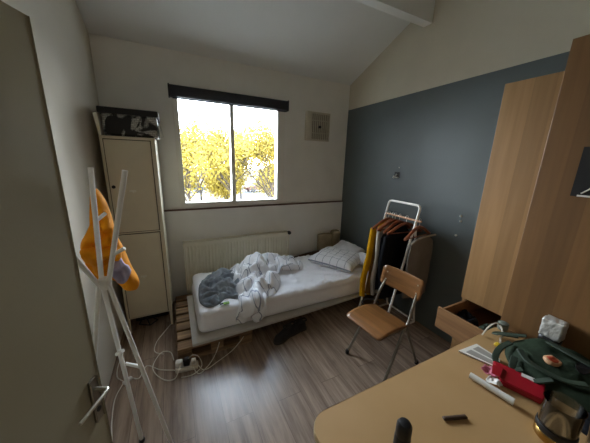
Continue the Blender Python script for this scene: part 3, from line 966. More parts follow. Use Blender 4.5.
# pillows
def pillow(bm, w, d, th, M4, seed=0.0, k=0.42):
    loop = []
    n = 14
    for i in range(4 * n):
        e, f = divmod(i, n)
        u = -1 + 2 * f / n
        a, bb = [(u, -1), (1, u), (-u, 1), (-1, -u)][e]
        loop.append((a, bb))
    def P(a, bb, h):
        pin = 1 - 0.07 * (1 - a * a) * 0 - 0.06 * (abs(a) ** 2) * (1 - abs(bb) ** 2) * 0
        x = a * w / 2 * (1 - 0.06 * (1 - bb * bb)); y = bb * d / 2 * (1 - 0.05 * (1 - a * a))
        x = a * w / 2 * (0.94 + 0.06 * bb * bb); y = bb * d / 2 * (0.95 + 0.05 * a * a)
        return M4 @ Vector((x, y, h))
    def prof(a, bb): return max(0.0, (1 - a ** 4) * (1 - bb ** 4)) ** k
    def top(a, bb, s): return P(a, bb, th * 0.62 * prof(a, bb) * (1 + 0.22 * fbm(a * 2 + seed, bb * 2, 1)) + 0.001)
    def bot(a, bb, s): return P(a, bb, -th * 0.38 * prof(a, bb) - 0.001)
    solid(bm, loop, 14, top, bot)

t = thing('checked_pillow', 'white pillow with thin grey check lying on the mattress', 'pillow', (1.72, 2.28, MZ1))
m4 = Matrix.Translation((1.715, 2.265, MZ1 + 0.064)) @ Matrix.Rotation(radians(-62), 4, 'Z') @ Matrix.Rotation(radians(3), 4, 'X')
b = nbm(); pillow(b, 0.56, 0.44, 0.13, m4)
obj('pillowcase', b, MT['pillow'], t)
t = thing('white_pillow', 'plain white pillow leaning behind the checked pillow', 'pillow', (1.93, 2.45, MZ1))
m4 = Matrix.Translation((1.965, 2.40, MZ1 + 0.085)) @ Matrix.Rotation(radians(-82), 4, 'Z') @ Matrix.Rotation(radians(22), 4, 'X')
b = nbm(); pillow(b, 0.42, 0.24, 0.13, m4, 3.0)
obj('pillowcase', b, MT['whitepillow'], t)
t = thing('white_bolster', 'round white bolster at the wall end of the bed', 'bolster', (1.97, 2.06, MZ1))
b = nbm(); m3 = Matrix.Rotation(radians(90), 3, 'X')
lathe(b, [(0.01, -0.13), (0.055, -0.125), (0.075, -0.10), (0.08, 0), (0.075, 0.10), (0.055, 0.125), (0.01, 0.13)], (1.985, 2.06, MZ1 + 0.080), 20, m3)
obj('bolster_cover', b, MT['whitepillow'], t, smooth=True)

# corduroy backrest cushion and plank at the wall
t = thing('beige_cushion', 'folded beige cushion standing against the back wall', 'cushion', (1.89, 2.71, 0.15))
for (x0, x1, z1) in ((1.72, 1.925, 0.60), (1.93, 2.055, 0.635)):
    b = nbm(); rbox(b, x0, x1, 2.670, 2.772, 0.001, z1, 0.03, 0.03, lambda p, n: p + n * 0.006 * fbm(p.x * 14, p.y * 14, p.z * 8))
    obj('pad', b, MT['cushion'], t)
b = nbm(); prism(b, [(1.30, 0.001), (2.06, 0.001), (2.06, 0.41), (1.80, 0.40), (1.62, 0.385), (1.30, 0.352)], lambda x, z: Vector((x, 2.664, z)), lambda x, z: Vector((x, 2.684, z)))
# keep the plank in front of the cushion
for v in b.verts: v.co.y -= 0.005
tag(obj('brown_plank', b, MT['plank'], base=(1.7, 2.66, 0)), 'dark brown wooden plank between the mattress and wall', 'plank')

# small wrapper and lead on the sheet
t = thing('green_wrapper', 'small green wrapper lying on the white sheet', 'wrapper', (0.325, 1.90, MZ1))
b = nbm(); rbox(b, 0.300, 0.350, 1.895, 1.925, MZ1 + 0.012, MZ1 + 0.024, 0.004, 0.01)
obj('foil_packet', b, MT['limegreen'], t)
b = nbm(); box(b, 0.270, 0.302, 1.905, 1.925, MZ1 + 0.013, MZ1 + 0.022, 0.003)
obj('dark_end', b, MT['black'], t, 'dark crimped end')

# shoes under the bed
def shoe(x, y, rot, label, dz=0):
    t = thing('shoe', label, 'shoe', (x, y, 0), 'shoes under the bed', rot, local=True)
    outl = loop2([(-0.115, 0.0), (-0.10, 0.033), (-0.03, 0.034), (0.05, 0.044), (0.105, 0.034), (0.13, 0.0), (0.105, -0.036), (0.04, -0.038), (-0.03, -0.028), (-0.10, -0.03)], 4)
    b = nbm(); prism(b, outl, lambda a, c: Vector((a, c, 0.0)), lambda a, c: Vector((a, c, 0.022)))
    obj('sole', b, MT['sole'], t, smooth=True)
    def top(a, c, s):
        hgt = 0.038 + 0.045 / (1 + math.exp((a - 0.01) * 60))
        return Vector((a * 0.97, c * 0.95, 0.022 + hgt * max(0, 1 - s ** 5) ** 0.4))
    b = nbm(); solid(b, outl, 8, top, lambda a, c, s: Vector((a * 0.97, c * 0.95, 0.021)))
    obj('upper', b, MT['shoe'], t)
    b = nbm(); tube(b, [(p[0] * 0.5 - 0.055, p[1] * 0.62, 0.098) for p in outl] + [(outl[0][0] * 0.5 - 0.055, outl[0][1] * 0.62, 0.098)], 0.007)
    obj('collar', b, MT['shoe'], t, smooth=True)
shoe(0.80, 1.74, radians(200), 'dark shoe under the bed, the one nearer the power strip')
shoe(0.92, 1.77, radians(186), 'dark shoe under the bed, the one nearer the chair')

# ------------------------------------------------------------------ power strip and cables
t = thing('power_strip', 'white power strip on the floor beside the pallet', 'power strip', (-0.02, 1.73, 0), rotz=radians(-8), local=True)
b = nbm(); rbox(b, -0.075, 0.085, -0.03, 0.03, 0.0, 0.036, 0.008, 0.012)
obj('housing', b, MT['cable'], t)
for i, x in enumerate((-0.045, 0.005, 0.055)):
    b = nbm(); lathe(b, [(0.021, 0), (0.021, 0.002), (0.018, 0.002)], (x, 0, 0.035), 16)
    obj('socket', b, MT['paper'], t)
b = nbm(); rbox(b, -0.072, -0.022, -0.022, 0.022, 0.037, 0.085, 0.008, 0.012)
tag(obj('charger_plug', b, MT['paper'], base=(-0.0, 0, 0)), 'white square charger plugged into the power strip', 'plug')
o = bpy.data.objects['charger_plug']; o.location = (-0.02, 1.73, 0); o.rotation_euler = (0, 0, radians(-8))
b = nbm(); rbox(b, -0.018, 0.028, -0.020, 0.020, 0.037, 0.098, 0.008, 0.012)
tag(obj('mains_plug', b, MT['black'], base=(0.0, 0, 0)), 'black mains plug in the middle of the power strip', 'plug')
o = bpy.data.objects['mains_plug']; o.location = (-0.02, 1.73, 0); o.rotation_euler = (0, 0, radians(-8))
b = nbm(); rbox(b, 0.034, 0.072, -0.018, 0.018, 0.037, 0.078, 0.008, 0.012)
tag(obj('white_plug', b, MT['cable'], base=(0.0, 0, 0)), 'white mains plug at the bed end of the power strip', 'plug')
o = bpy.data.objects['white_plug']; o.location = (-0.02, 1.73, 0); o.rotation_euler = (0, 0, radians(-8))
def cable(pts, label, r=0.0035, mat='cable', name='cable', group='white cables around the power strip'):
    b = nbm(); tube(b, spline(pts, 7), r, 6)
    c = Vector(pts[0])
    return tag(obj(name, b, MT[mat], smooth=True, base=c), label, 'cable', group)
cable([(-0.10, 1.74, 0.012), (-0.20, 1.80, 0.005), (-0.29, 1.88, 0.004), (-0.33, 1.78, 0.004), (-0.38, 1.80, 0.008)], 'white cable running from the power strip towards the inline switch')
cable([(-0.425, 1.76, 0.012), (-0.455, 1.66, 0.004), (-0.445, 1.50, 0.004), (-0.42, 1.36, 0.004)], 'white lead passing under the coat rack towards the door')
cable([(-0.06, 1.705, 0.07), (-0.10, 1.64, 0.03), (-0.18, 1.70, 0.004), (-0.25, 1.84, 0.004), (-0.20, 1.98, 0.004), (-0.13, 1.96, 0.004), (-0.105, 1.84, 0.02)], 'white looped lead left of the power strip')
cable([(-0.18, 1.96, 0.004), (-0.245, 2.02, 0.004), (-0.235, 2.14, 0.004), (-0.17, 2.27, 0.004), (-0.12, 2.36, 0.004)], 'white lead running back beside the locker foot')
cable([(0.05, 1.70, 0.055), (0.10, 1.66, 0.006), (0.20, 1.70, 0.004), (0.33, 1.77, 0.004), (0.42, 1.80, 0.06), (0.47, 1.82, 0.118)], 'white cable hanging from bed base to the power strip, right one')
cable([(0.02, 1.70, 0.04), (0.06, 1.64, 0.006), (0.14, 1.70, 0.004), (0.20, 1.765, 0.03), (0.235, 1.782, 0.11)], 'white cable hanging from bed base to the power strip, left one')
cable([(0.0, 1.715, 0.10), (0.03, 1.69, 0.14), (0.07, 1.70, 0.10), (0.085, 1.68, 0.03), (0.02, 1.65, 0.006), (-0.06, 1.66, 0.004)], 'white cable looping over the plugs of the power strip')
cable([(-0.47, 2.10, 0.004), (-0.485, 1.98, 0.004), (-0.475, 1.86, 0.004), (-0.43, 1.79, 0.012)], 'white lead lying along the left wall', group='white cables around the power strip')
t = thing('inline_switch', 'white inline cable switch on the floor by the coat rack', 'switch', (-0.40, 1.78, 0), rotz=radians(40), local=True)
b = nbm(); rbox(b, -0.032, 0.032, -0.014, 0.014, 0.0, 0.024, 0.009, 0.008)
obj('switch_body', b, MT['paper'], t)
b = nbm(); box(b, -0.010, 0.010, -0.006, 0.006, 0.022, 0.027, 0.002)
obj('rocker', b, MT['cable'], t)

# ------------------------------------------------------------------ chair
t = thing('school_chair', 'vintage plywood school chair with steel tube legs', 'chair', (1.305, 1.180, 0), rotz=radians(5), local=True)
seat = rrect(-0.165, 0.150, -0.170, 0.170, 0.030, 5, 5)
def seatz(a): return 0.415 - 0.014 * cos((a + 0.165) / 0.315 * pi * 2) * 0.5 + (0.012 * ((-0.10 - a) / 0.06) * -1 if a < -0.10 else 0)
b = nbm(); solid(b, seat, 8, lambda a, c, s: Vector((a, c, seatz(a) + 0.005 - 0.002 * s ** 12)), lambda a, c, s: Vector((a, c, seatz(a) - 0.005 + 0.002 * s ** 12)))
obj('seat', b, MT['ply'], t)
back = rrect(-0.178, 0.178, -0.080, 0.080, 0.030, 5, 6)
def bk(a, h, off):
    x = 0.232 + 0.19 * h + 0.022 * (1 - (a / 0.178) ** 2) + off
    return Vector((x, a, 0.658 + h))
b = nbm(); solid(b, back, 8, lambda a, h, s: bk(a, h, -0.0045 + 0.001 * s ** 12), lambda a, h, s: bk(a, h, 0.0045 - 0.001 * s ** 12))
obj('backrest', b, MT['ply'], t)
for sg in (-1, 1):
    b = nbm(); tube(b, spline([(0.258, sg * 0.135, 0.70), (0.238, sg * 0.140, 0.62), (0.190, sg * 0.150, 0.52), (0.165, sg * 0.155, 0.44), (0.135, sg * 0.155, 0.400), (0.06, sg * 0.155, 0.392), (-0.11, sg * 0.150, 0.394)], 6), 0.0105, 10)
    obj('side_tube', b, MT['tubesteel'], t, smooth=True)
    b = nbm(); tube(b, [(0.115, sg * 0.160, 0.395), (-0.082, sg * 0.182, 0.02)], 0.0105, 10)
    lg = obj('leg', b, MT['tubesteel'], t, smooth=True)
    b = nbm(); lathe(b, [(0.015, 0), (0.015, 0.022), (0.011, 0.032)], (-0.090, sg * 0.183, 0), 12)
    obj('foot_cap', b, MT['black'], lg, smooth=True)
    b = nbm(); tube(b, [(0.130, sg * 0.160, 0.395), (0.315, sg * 0.176, 0.02)], 0.0105, 10)
    lg = obj('leg', b, MT['tubesteel'], t, smooth=True)
    b = nbm(); lathe(b, [(0.015, 0), (0.015, 0.022), (0.011, 0.032)], (0.322, sg * 0.177, 0), 12)
    obj('foot_cap', b, MT['black'], lg, smooth=True)
b = nbm(); tube(b, [(0.12, -0.160, 0.393), (0.12, 0.160, 0.393)], 0.009, 10)
obj('cross_bar', b, MT['chrome'], t, smooth=True)
for sg in (-1, 1):
    for h in (-0.03, 0.03):
        p = bk(sg * 0.135, h, -0.0035)
        b = nbm(); lathe(b, [(0.006, 0), (0.006, 0.002), (0.003, 0.003)], p, 10, Matrix.Rotation(radians(-90), 3, 'Y'))
        obj('bolt', b, MT['chrome'], t, smooth=True)
# black strap loop looped round the back corner of the seat
b = nbm(); pts = [(1.345, 1.352, 0.40), (1.33, 1.375, 0.425), (1.36, 1.395, 0.435), (1.41, 1.385, 0.437), (1.455, 1.355, 0.432), (1.465, 1.33, 0.42)]
tube(b, spline(pts, 6), 0.008, 8)
tag(obj('black_strap', b, MT['black'], smooth=True, base=pts[0]), 'black strap looped at the back corner of the chair seat', 'strap')

# ------------------------------------------------------------------ clothes rack with garments
t = thing('clothes_rack', 'low white tubular clothes rack with pale wooden rail', 'clothes rack', (1.86, 1.58, 0))
YA, YBk = 1.405, 1.755
def fp(z, y):        # front frame, leaning
    return Vector((1.645 + (1.92 - 1.645) * z / 1.205, y, z))
for y in (YA, YBk):
    yi = y + (0.03 if y == YA else -0.03)
    b = nbm(); tube(b, [fp(0.012, y), fp(0.5, y), fp(1.17, y)] + [fp(1.17, y) + (Vector((1.92, yi, 1.205)) - fp(1.17, y)) * k + Vector((0, -(yi - y) * 0.25 * sin(pi * k), 0.008 * sin(pi * k))) for k in (0.3, 0.6, 1.0)], 0.0105, 10)
    obj('front_post', b, MT['rackmetal'], t, smooth=True)
    b = nbm(); tube(b, [(1.885, y, 1.05), (2.075, y, 0.012)], 0.010, 10)
    obj('rear_post', b, MT['rackmetal'], t, smooth=True)
    b = nbm(); tube(b, [(1.645, y, 0.011), (2.075, y, 0.011)], 0.010, 10)
    obj('floor_bar', b, MT['rackmetal'], t, smooth=True)
b = nbm(); tube(b, [(1.92, YA + 0.03, 1.205), (1.92, YBk - 0.03, 1.205)], 0.0105, 10)
obj('top_bar', b, MT['rackmetal'], t, smooth=True)
b = nbm(); tube(b, [(1.889, YA - 0.050, 1.076), (1.889, YBk + 0.005, 1.076)], 0.009, 10)
obj('wooden_rail', b, MT['railwood'], t, 'pale wooden hanging rail', smooth=True)
b = nbm(); tube(b, [(2.073, YA, 0.02), (2.073, YBk, 0.02)], 0.009, 10)
obj('rear_bar', b, MT['rackmetal'], t, smooth=True)

RX, RZ = 1.889, 1.085
def hanger_parts(parent, w=0.20, drop=0.085):
    o_ = WORLD[parent.name]
    b = nbm()
    for sg in (-1, 1):
        P = spline([(0, 0, -0.055), (sg * w * 0.35, 0, -0.075), (sg * w * 0.75, 0, -0.055 - drop * 0.75), (sg * w, 0, -0.060 - drop)], 5)
        tube(b, P, [0.012, 0.013] + [0.013] * (len(P) - 4) + [0.011, 0.008], 8)
    tube(b, [(-w * 0.93, 0, -0.058 - drop), (w * 0.93, 0, -0.058 - drop)], 0.005, 8)
    obj('wooden_shoulders', b, MT['hanger'], parent, smooth=True)
    b = nbm()
    P = [(0, 0, -0.055), (0, 0, -0.02)] + [(0.017 * cos(a) - 0.0, 0, 0.0 + 0.017 * sin(a)) for a in [radians(k) for k in (-70, -30, 10, 50, 90, 130, 170, 200)]]
    tube(b, P, 0.0022, 6)
    obj('hook', b, MT['chrome'], parent, smooth=True)
def copy_thing(root, loc, rotz, label):
    r = root.copy(); COL.objects.link(r); r.location = loc; r.rotation_euler = (0, 0, rotz); r['label'] = label
    for ch in list(root.children):
        c = ch.copy(); COL.objects.link(c); c.parent = r
    return r
hang = thing('clothes_hanger', 'reddish brown wooden hanger carrying the mustard jacket', 'hanger', (RX, 1.715, RZ), 'wooden hangers on the clothes rack', 0.0, local=True)
hanger_parts(hang)
spots = [(1.665, 3, 'reddish brown wooden hanger carrying the cream shirt'), (1.635, -4, 'reddish brown wooden hanger between cream shirt and black coat'), (1.585, 5, 'reddish brown wooden hanger inside the black coat'), (1.505, -6, 'bare wooden hanger in front of the black coat'), (1.368, 8, 'reddish brown wooden hanger carrying the taupe trousers')]
for y, r, l in spots:
    copy_thing(hang, (RX + (0.075 if 'taupe' in l else 0), y, RZ) if 'taupe' not in l else (RX, y, RZ), radians(r), l)

def garment(parent, mat, x0, x1, yc, th, zt, zb, drop, name='body', ph=0.0, lean=0.0, fold=0.012):
    """hanging cloth: rings of a flattened section from the shoulders down"""
    b = nbm(); N, K = 40, 22
    xc = (x0 + x1) / 2; hw = (x1 - x0) / 2
    rings = []
    for k in range(K + 1):
        q = k / K
        ring = []
        for i in range(N):
            a = 2 * pi * i / N
            ca, sa = cos(a), sin(a)
            ex = math.copysign(abs(ca) ** 0.6, ca)
            ey = math.copysign(abs(sa) ** 0.8, sa)
            x = xc + hw * ex * (1.0 if q > 0.08 else 0.35 + 0.65 * (q / 0.08) ** 0.5)
            top = zt - drop * (abs(x - xc) / hw) ** 1.2
            z = top + (zb - top) * q + 0.010 * fbm(x * 8, ph, q * 2) * q
            tt = th * (0.35 + 0.65 * min(1, q / 0.25)) * (1 - 0.1 * q)
            f = fold * sin(38 * x + ph + 1.5 * q) * min(1, q * 2.5) + fold * 0.8 * fbm(x * 12, q * 3, ph)
            y = yc + tt * 0.5 * ey + f + lean * q
            x += 0.02 * q * fbm(q * 2, ph, 3.0)
            ring.append(b.verts.new((x, y, z)))
        rings.append(ring)
    for k in range(K):
        for i in range(N):
            b.faces.new((rings[k][i], rings[k][(i + 1) % N], rings[k + 1][(i + 1) % N], rings[k + 1][i]))
    b.faces.new(list(reversed(rings[0]))); b.faces.new(rings[-1])
    return obj(name, b, mat, parent, smooth=True)
def sleeve(parent, mat, x, yc, zt, zb, r, dx, name='sleeve', ph=0):
    b = nbm()
    P = []; R = []
    for k in range(13):
        q = k / 12
        P.append((x + dx * q + 0.012 * sin(q * 5 + ph), yc + 0.008 * sin(q * 9 + ph), zt + (zb - zt) * q)); R.append(r * (0.7 + 0.35 * min(1, q * 5)) * (1 - 0.25 * q) * (1 + 0.07 * sin(q * 26 + ph)))
    tube(b, P, R, 12)
    return obj(name, b, mat, parent, smooth=True)
t = thing('mustard_jacket', 'long mustard yellow jacket at the bed end of the rack', 'jacket', (1.87, 1.72, 0.2), 'clothes on the rack')
garment(t, MT['mustard'], 1.70, 2.07, 1.722, 0.050, 1.025, 0.24, 0.10, ph=0.5)
sleeve(t, MT['mustard'], 1.712, 1.728, 0.94, 0.23, 0.034, -0.055, ph=1)
sleeve(t, MT['mustard'], 2.065, 1.725, 0.93, 0.36, 0.032, 0.008, ph=2)
b = nbm(); prism(b, [(1.660, 0.27), (1.745, 0.25), (1.765, 0.62), (1.735, 0.86), (1.72, 0.86)], lambda x, z: Vector((x, 1.688, z)), lambda x, z: Vector((x, 1.696, z)))
obj('lining', b, MT['tan'], t, 'dull ochre inner lining')
t = thing('cream_shirt', 'cream white shirt hanging beside the mustard jacket', 'shirt', (1.87, 1.665, 0.25), 'clothes on the rack')
garment(t, MT['creamcloth'], 1.715, 2.05, 1.662, 0.034, 1.020, 0.27, 0.10, ph=2.1, fold=0.006)
sleeve(t, MT['creamcloth'], 1.722, 1.662, 0.92, 0.26, 0.024, 0.012, ph=1)
t = thing('charcoal_shirt', 'charcoal shirt hanging between cream shirt and black coat', 'shirt', (1.87, 1.625, 0.3), 'clothes on the rack')
garment(t, MT['navycloth'], 1.725, 2.05, 1.626, 0.026, 1.020, 0.33, 0.10, ph=4.0, fold=0.005)
t = thing('black_coat', 'black coat hanging in the middle of the clothes rack', 'coat', (1.87, 1.57, 0.25), 'clothes on the rack')
garment(t, MT['blackcloth'], 1.705, 2.075, 1.568, 0.070, 1.015, 0.27, 0.095, ph=1.0, fold=0.009)
sleeve(t, MT['blackcloth'], 1.725, 1.560, 0.90, 0.34, 0.034, -0.005, ph=3)
sleeve(t, MT['blackcloth'], 2.055, 1.560, 0.90, 0.34, 0.034, 0.0, ph=4)
t = thing('taupe_trousers', 'taupe trousers folded over the hanger nearest the camera', 'trousers', (1.95, 1.42, 0.35), 'clothes on the rack')
garment(t, MT['taupe'], 1.805, 2.095, 1.365, 0.050, 0.945, 0.36, 0.012, ph=0.3, fold=0.008)
b = nbm(); tube(b, spline([(1.79, 1.345, 0.885), (1.85, 1.335, 0.925), (1.96, 1.335, 0.945), (2.085, 1.34, 0.945)], 5), 0.009, 8)
obj('waistband', b, MT['taupelight'], t, 'paler waistband edge', smooth=True)

# ------------------------------------------------------------------ wardrobes
W1X, W1Y = 1.75, 0.868
t = thing('oak_wardrobe', 'oak veneer wardrobe with an open drawer', 'wardrobe', (1.93, 0.55, 0))
b = nbm()
box(b, W1X + 0.02, XR - 0.005, W1Y - 0.02, W1Y, 0.0, 2.012, 0.002)
box(b, W1X + 0.02, XR - 0.005, 0.545, 0.563, 0.0, 2.012, 0.002)
box(b, W1X + 0.02, XR - 0.005, 0.563, W1Y - 0.02, 1.99, 2.012, 0.002)
box(b, W1X + 0.02, XR - 0.005, 0.563, W1Y - 0.02, 0.655, 0.675, 0.002)
box(b, W1X + 0.02, XR - 0.005, 0.563, W1Y - 0.02, 0.485, 0.503, 0.002)
box(b, XR - 0.02, XR - 0.005, 0.545, W1Y, 0.0, 2.012, 0.002)
obj('carcass', b, MT['veneer'], t)
b = nbm(); box(b, W1X, W1X + 0.019, 0.547, W1Y, 0.660, 2.014, 0.002)
dr = obj('door', b, MT['veneer'], t)
b = nbm(); box(b, W1X, W1X + 0.019, 0.547, W1Y, 0.06, 0.495, 0.002)
obj('door', b, MT['veneer'], t)
dw = []
b = nbm()
DX0 = 1.495
box(b, DX0, DX0 + 0.018, 0.553, W1Y - 0.006, 0.508, 0.652, 0.003)
drw = obj('drawer', b, MT['drawerwood'], t, 'pulled out oak drawer')
b = nbm()
box(b, DX0 + 0.018, 2.06, W1Y - 0.034, W1Y - 0.020, 0.515, 0.645, 0.002)
box(b, DX0 + 0.018, 2.06, 0.567, 0.581, 0.515, 0.645, 0.002)
obj('drawer_side', b, MT['drawerwood'], drw)
b = nbm(); box(b, DX0 + 0.018, 2.06, 0.581, W1Y - 0.034, 0.515, 0.523)
obj('drawer_bottom', b, MT['drawerwood'], drw)
# things in the drawer
def crumple(name, x0, x1, y0, y1, z0, h, mat, label, seed, cat='clothing', group=None):
    b = nbm()
    lp = rrect(x0, x1, y0, y1, min(x1 - x0, y1 - y0) * 0.3, 4, 4)
    solid(b, lp, 10, lambda a, c, s: Vector((a, c, z0 + h * max(0, 1 - s ** 4) ** 0.5 * (0.8 + 0.5 * fbm(a * 22 + seed, c * 22, seed)))), lambda a, c, s: Vector((a, c, z0 + 0.001)))
    return tag(obj(name, b, mat, base=((x0 + x1) / 2, (y0 + y1) / 2, z0)), label, cat, group)
crumple('dark_garment', 1.525, 1.73, 0.70, 0.828, 0.5235, 0.10, MT['blackcloth'], 'black folded garment in the open drawer', 1.0)
crumple('green_garment', 1.525, 1.73, 0.590, 0.69, 0.5235, 0.085, MT['greentrim'], 'dark green folded cloth in the open drawer', 4.0)

t = thing('tall_wardrobe', 'taller oak veneer wardrobe behind the desk', 'wardrobe', (1.8, 0.0, 0))
b = nbm()
box(b, 1.522, XR - 0.005, 0.515, 0.535, 0, 2.062, 0.002)
box(b, 1.522, XR - 0.005, -0.62, -0.60, 0, 2.062, 0.002)
box(b, 1.522, XR - 0.005, -0.60, 0.515, 2.04, 2.062, 0.002)
box(b, XR - 0.02, XR - 0.005, -0.60, 0.515, 0, 2.04)
box(b, 1.53, XR - 0.005, -0.60, 0.515, 0.0, 0.06)
obj('carcass', b, MT['veneershade'], t)
for (y0, y1) in ((-0.04, 0.536), (-0.62, -0.044)):
    b = nbm(); box(b, 1.502, 1.521, y0, y1, 0.06, 2.064, 0.002)
    obj('door', b, MT['veneershade'], t)
t = thing('black_poster', 'black poster with pale script stuck on the tall wardrobe', 'poster', (1.50, 0.31, 1.445))
b = nbm(); box(b, 1.499, 1.5015, 0.16, 0.415, 1.442, 1.640)
obj('sheet', b, MT['black'], t)
b = nbm()
pts = spline([(1.4975, 0.385, 1.455), (1.4975, 0.365, 1.475), (1.4975, 0.352, 1.50), (1.4975, 0.358, 1.485), (1.4975, 0.34, 1.46), (1.4975, 0.325, 1.478), (1.4975, 0.31, 1.50), (1.4975, 0.30, 1.47), (1.4975, 0.27, 1.48), (1.4975, 0.22, 1.47)], 5)
tube(b, pts, 0.003, 6)
obj('script_mark', b, MT['paper'], t, 'pale handwritten style scribble', smooth=True)
b = nbm(); box(b, 1.4972, 1.4992, 0.16, 0.395, 1.442, 1.449)
obj('bottom_strip', b, MT['paper'], t, 'pale strip along the bottom edge')

# ------------------------------------------------------------------ desk
DZ = 0.74
t = thing('desk', 'tan laminate desk with rounded corner and pale edging', 'desk', (0.9, 0.2, 0))
outl = rrect(0.330, 1.496, -0.45, 0.533, 0.065, 8, 6)
b = nbm(); prism(b, outl, lambda x, y: Vector((x, y, DZ - 0.026)), lambda x, y: Vector((x, y, DZ)))
obj('desk_top', b, MT['desk'], t)
cx_, cy_ = 0.913, 0.0415
outl2 = [(cx_ + (x - cx_) * 1.0022, cy_ + (y - cy_) * 1.0022) for x, y in outl]
b = nbm()
A = [[b.verts.new((x, y, z)) for x, y in o2] for o2, z in ((outl, DZ - 0.027), (outl2, DZ - 0.024), (outl2, DZ - 0.003), (outl, DZ + 0.0005))]
for i in range(3):
    for k in range(len(outl)):
        b.faces.new((A[i][k], A[i][(k + 1) % len(outl)], A[i + 1][(k + 1) % len(outl)], A[i + 1][k]))
obj('edge_band', b, MT['deskedge'], t, 'pale edge banding', smooth=True)
for x in (0.43, 1.40):
    for y in (-0.36, 0.44):
        b = nbm(); tube(b, [(x, y, 0.0), (x, y, DZ - 0.026)], 0.02, 14)
        obj('leg', b, MT['chrome'], t, smooth=True)

# desk items
t = thing('black_bottle', 'small black capped bottle at the near edge of the desk', 'bottle', (0.535, 0.342, DZ))
c = (0.541, 0.343, DZ)
b = nbm(); lathe(b, [(0.019, 0.0), (0.0225, 0.003), (0.0225, 0.042), (0.020, 0.048)], c, 24)
obj('bottle_body', b, MT['black'], t, smooth=True)
b = nbm(); lathe(b, [(0.0205, 0.048), (0.0215, 0.052), (0.021, 0.084), (0.016, 0.093), (0.006, 0.096)], c, 24)
obj('cap', b, MT['black'], t, smooth=True)
b = nbm()
for k in range(7):
    a0, a1 = radians(195 + k * 12), radians(207 + k * 12)
    P = lambda a, z, r=0.0229: Vector((c[0] + r * cos(a), c[1] + r * sin(a), c[2] + z))
    b.faces.new([b.verts.new(q) for q in (P(a0, 0.010), P(a1, 0.010), P(a1, 0.034), P(a0, 0.034))])
obj('bottle_label', b, MT['paper'], t, 'white wrapped label')

b = nbm(); rbox(b, -0.042, 0.042, -0.007, 0.007, 0.001, 0.008, 0.003, 0.006)
for v in b.verts: v.co = Matrix.Rotation(radians(-20), 3, 'Z') @ v.co + Vector((0.773, 0.327, DZ))
tag(obj('wooden_peg', b, MT['brown'], base=(0.77, 0.326, DZ)), 'small dark brown wooden scrap lying alone on the desk', 'peg')

t = thing('white_packet', 'flat white packet with clear windows near the desk edge', 'packet', (1.15, 0.46, DZ))
pk = [(1.090, 0.505), (1.213, 0.496), (1.208, 0.398), (1.142, 0.374)]
b = nbm(); prism(b, pk, lambda x, y: Vector((x, y, DZ + 0.001)), lambda x, y: Vector((x, y, DZ + 0.007)))
obj('card', b, MT['paper'], t)
def lerp2(u, v):
    a = Vector((*pk[0], 0)).lerp(Vector((*pk[1], 0)), u); d2 = Vector((*pk[3], 0)).lerp(Vector((*pk[2], 0)), u)
    return a.lerp(d2, v)
for u0, u1 in ((0.12, 0.42), (0.55, 0.88)):
    b = nbm(); q = [lerp2(u0, 0.15), lerp2(u1, 0.15), lerp2(u1, 0.92), lerp2(u0, 0.92)]
    prism(b, [(p.x, p.y) for p in q], lambda x, y: Vector((x, y, DZ + 0.006)), lambda x, y: Vector((x, y, DZ + 0.0085)))
    obj('film_window', b, MT['greypaper'], t)

t = thing('paper_tube', 'slim white tube lying on the desk beside red packet', 'tube', (1.0, 0.34, DZ))
p0, p1 = Vector((0.990, 0.402, DZ + 0.0125)), Vector((1.010, 0.272, DZ + 0.0125))
b = nbm(); tube(b, [p0, p1], 0.0115, 14)
obj('tube_body', b, MT['paper'], t, smooth=True)
b = nbm(); dv = (p1 - p0).normalized(); tube(b, [p1 - dv * 0.018, p1 + dv * 0.004], 0.0125, 14)
obj('cap', b, MT['white'], t, smooth=True)

t = thing('red_packet', 'red card packet with small white label on the desk', 'packet', (1.13, 0.30, DZ))
rp = [(1.148, 0.400), (1.205, 0.252), (1.100, 0.224), (1.062, 0.330)]
b = nbm(); prism(b, rp, lambda x, y: Vector((x, y, DZ + 0.001)), lambda x, y: Vector((x, y, DZ + 0.024)))
bmesh.ops.bevel(b, geom=b.edges[:], offset=0.003, segments=2, affect='EDGES')
obj('sleeve', b, MT['red'], t)
lb = [(1.176, 0.315), (1.193, 0.268), (1.172, 0.262), (1.156, 0.309)]
b = nbm(); prism(b, lb, lambda x, y: Vector((x, y, DZ + 0.0235)), lambda x, y: Vector((x, y, DZ + 0.0252)))
obj('white_label', b, MT['paper'], t, 'small white label')
b = nbm(); prism(b, [(1.120, 0.375), (1.132, 0.345), (1.072, 0.328), (1.066, 0.352)], lambda x, y: Vector((x, y, DZ + 0.0238)), lambda x, y: Vector((x - 0.01, y + 0.01, DZ + 0.031)))
obj('open_flap', b, MT['red'], t)
def receipt(cx, cy, w, d, mat, label, seed):
    b = nbm()
    lp = rrect(cx - w / 2, cx + w / 2, cy - d / 2, cy + d / 2, 0.008, 3, 4)
    solid(b, lp, 8, lambda a, c2, s: Vector((a, c2, DZ + 0.010 + 0.016 * fbm(a * 35 + seed, c2 * 35, seed))), lambda a, c2, s: Vector((a, c2, DZ + 0.008 + 0.016 * fbm(a * 35 + seed, c2 * 35, seed))))
    lo = min(v.co.z for v in b.verts)
    for v in b.verts: v.co.z -= lo - DZ - 0.0005
    return tag(obj('crumpled_receipt', b, mat, base=(cx, cy, DZ)), label, 'receipt', 'receipts tucked by the red packet')
receipt(1.085, 0.378, 0.045, 0.05, MT['pinkpaper'], 'crumpled pink and white receipt beside the red packet', 2.0)
receipt(1.047, 0.345, 0.04, 0.045, MT['paper'], 'crumpled white receipt between tube and red packet', 5.0)

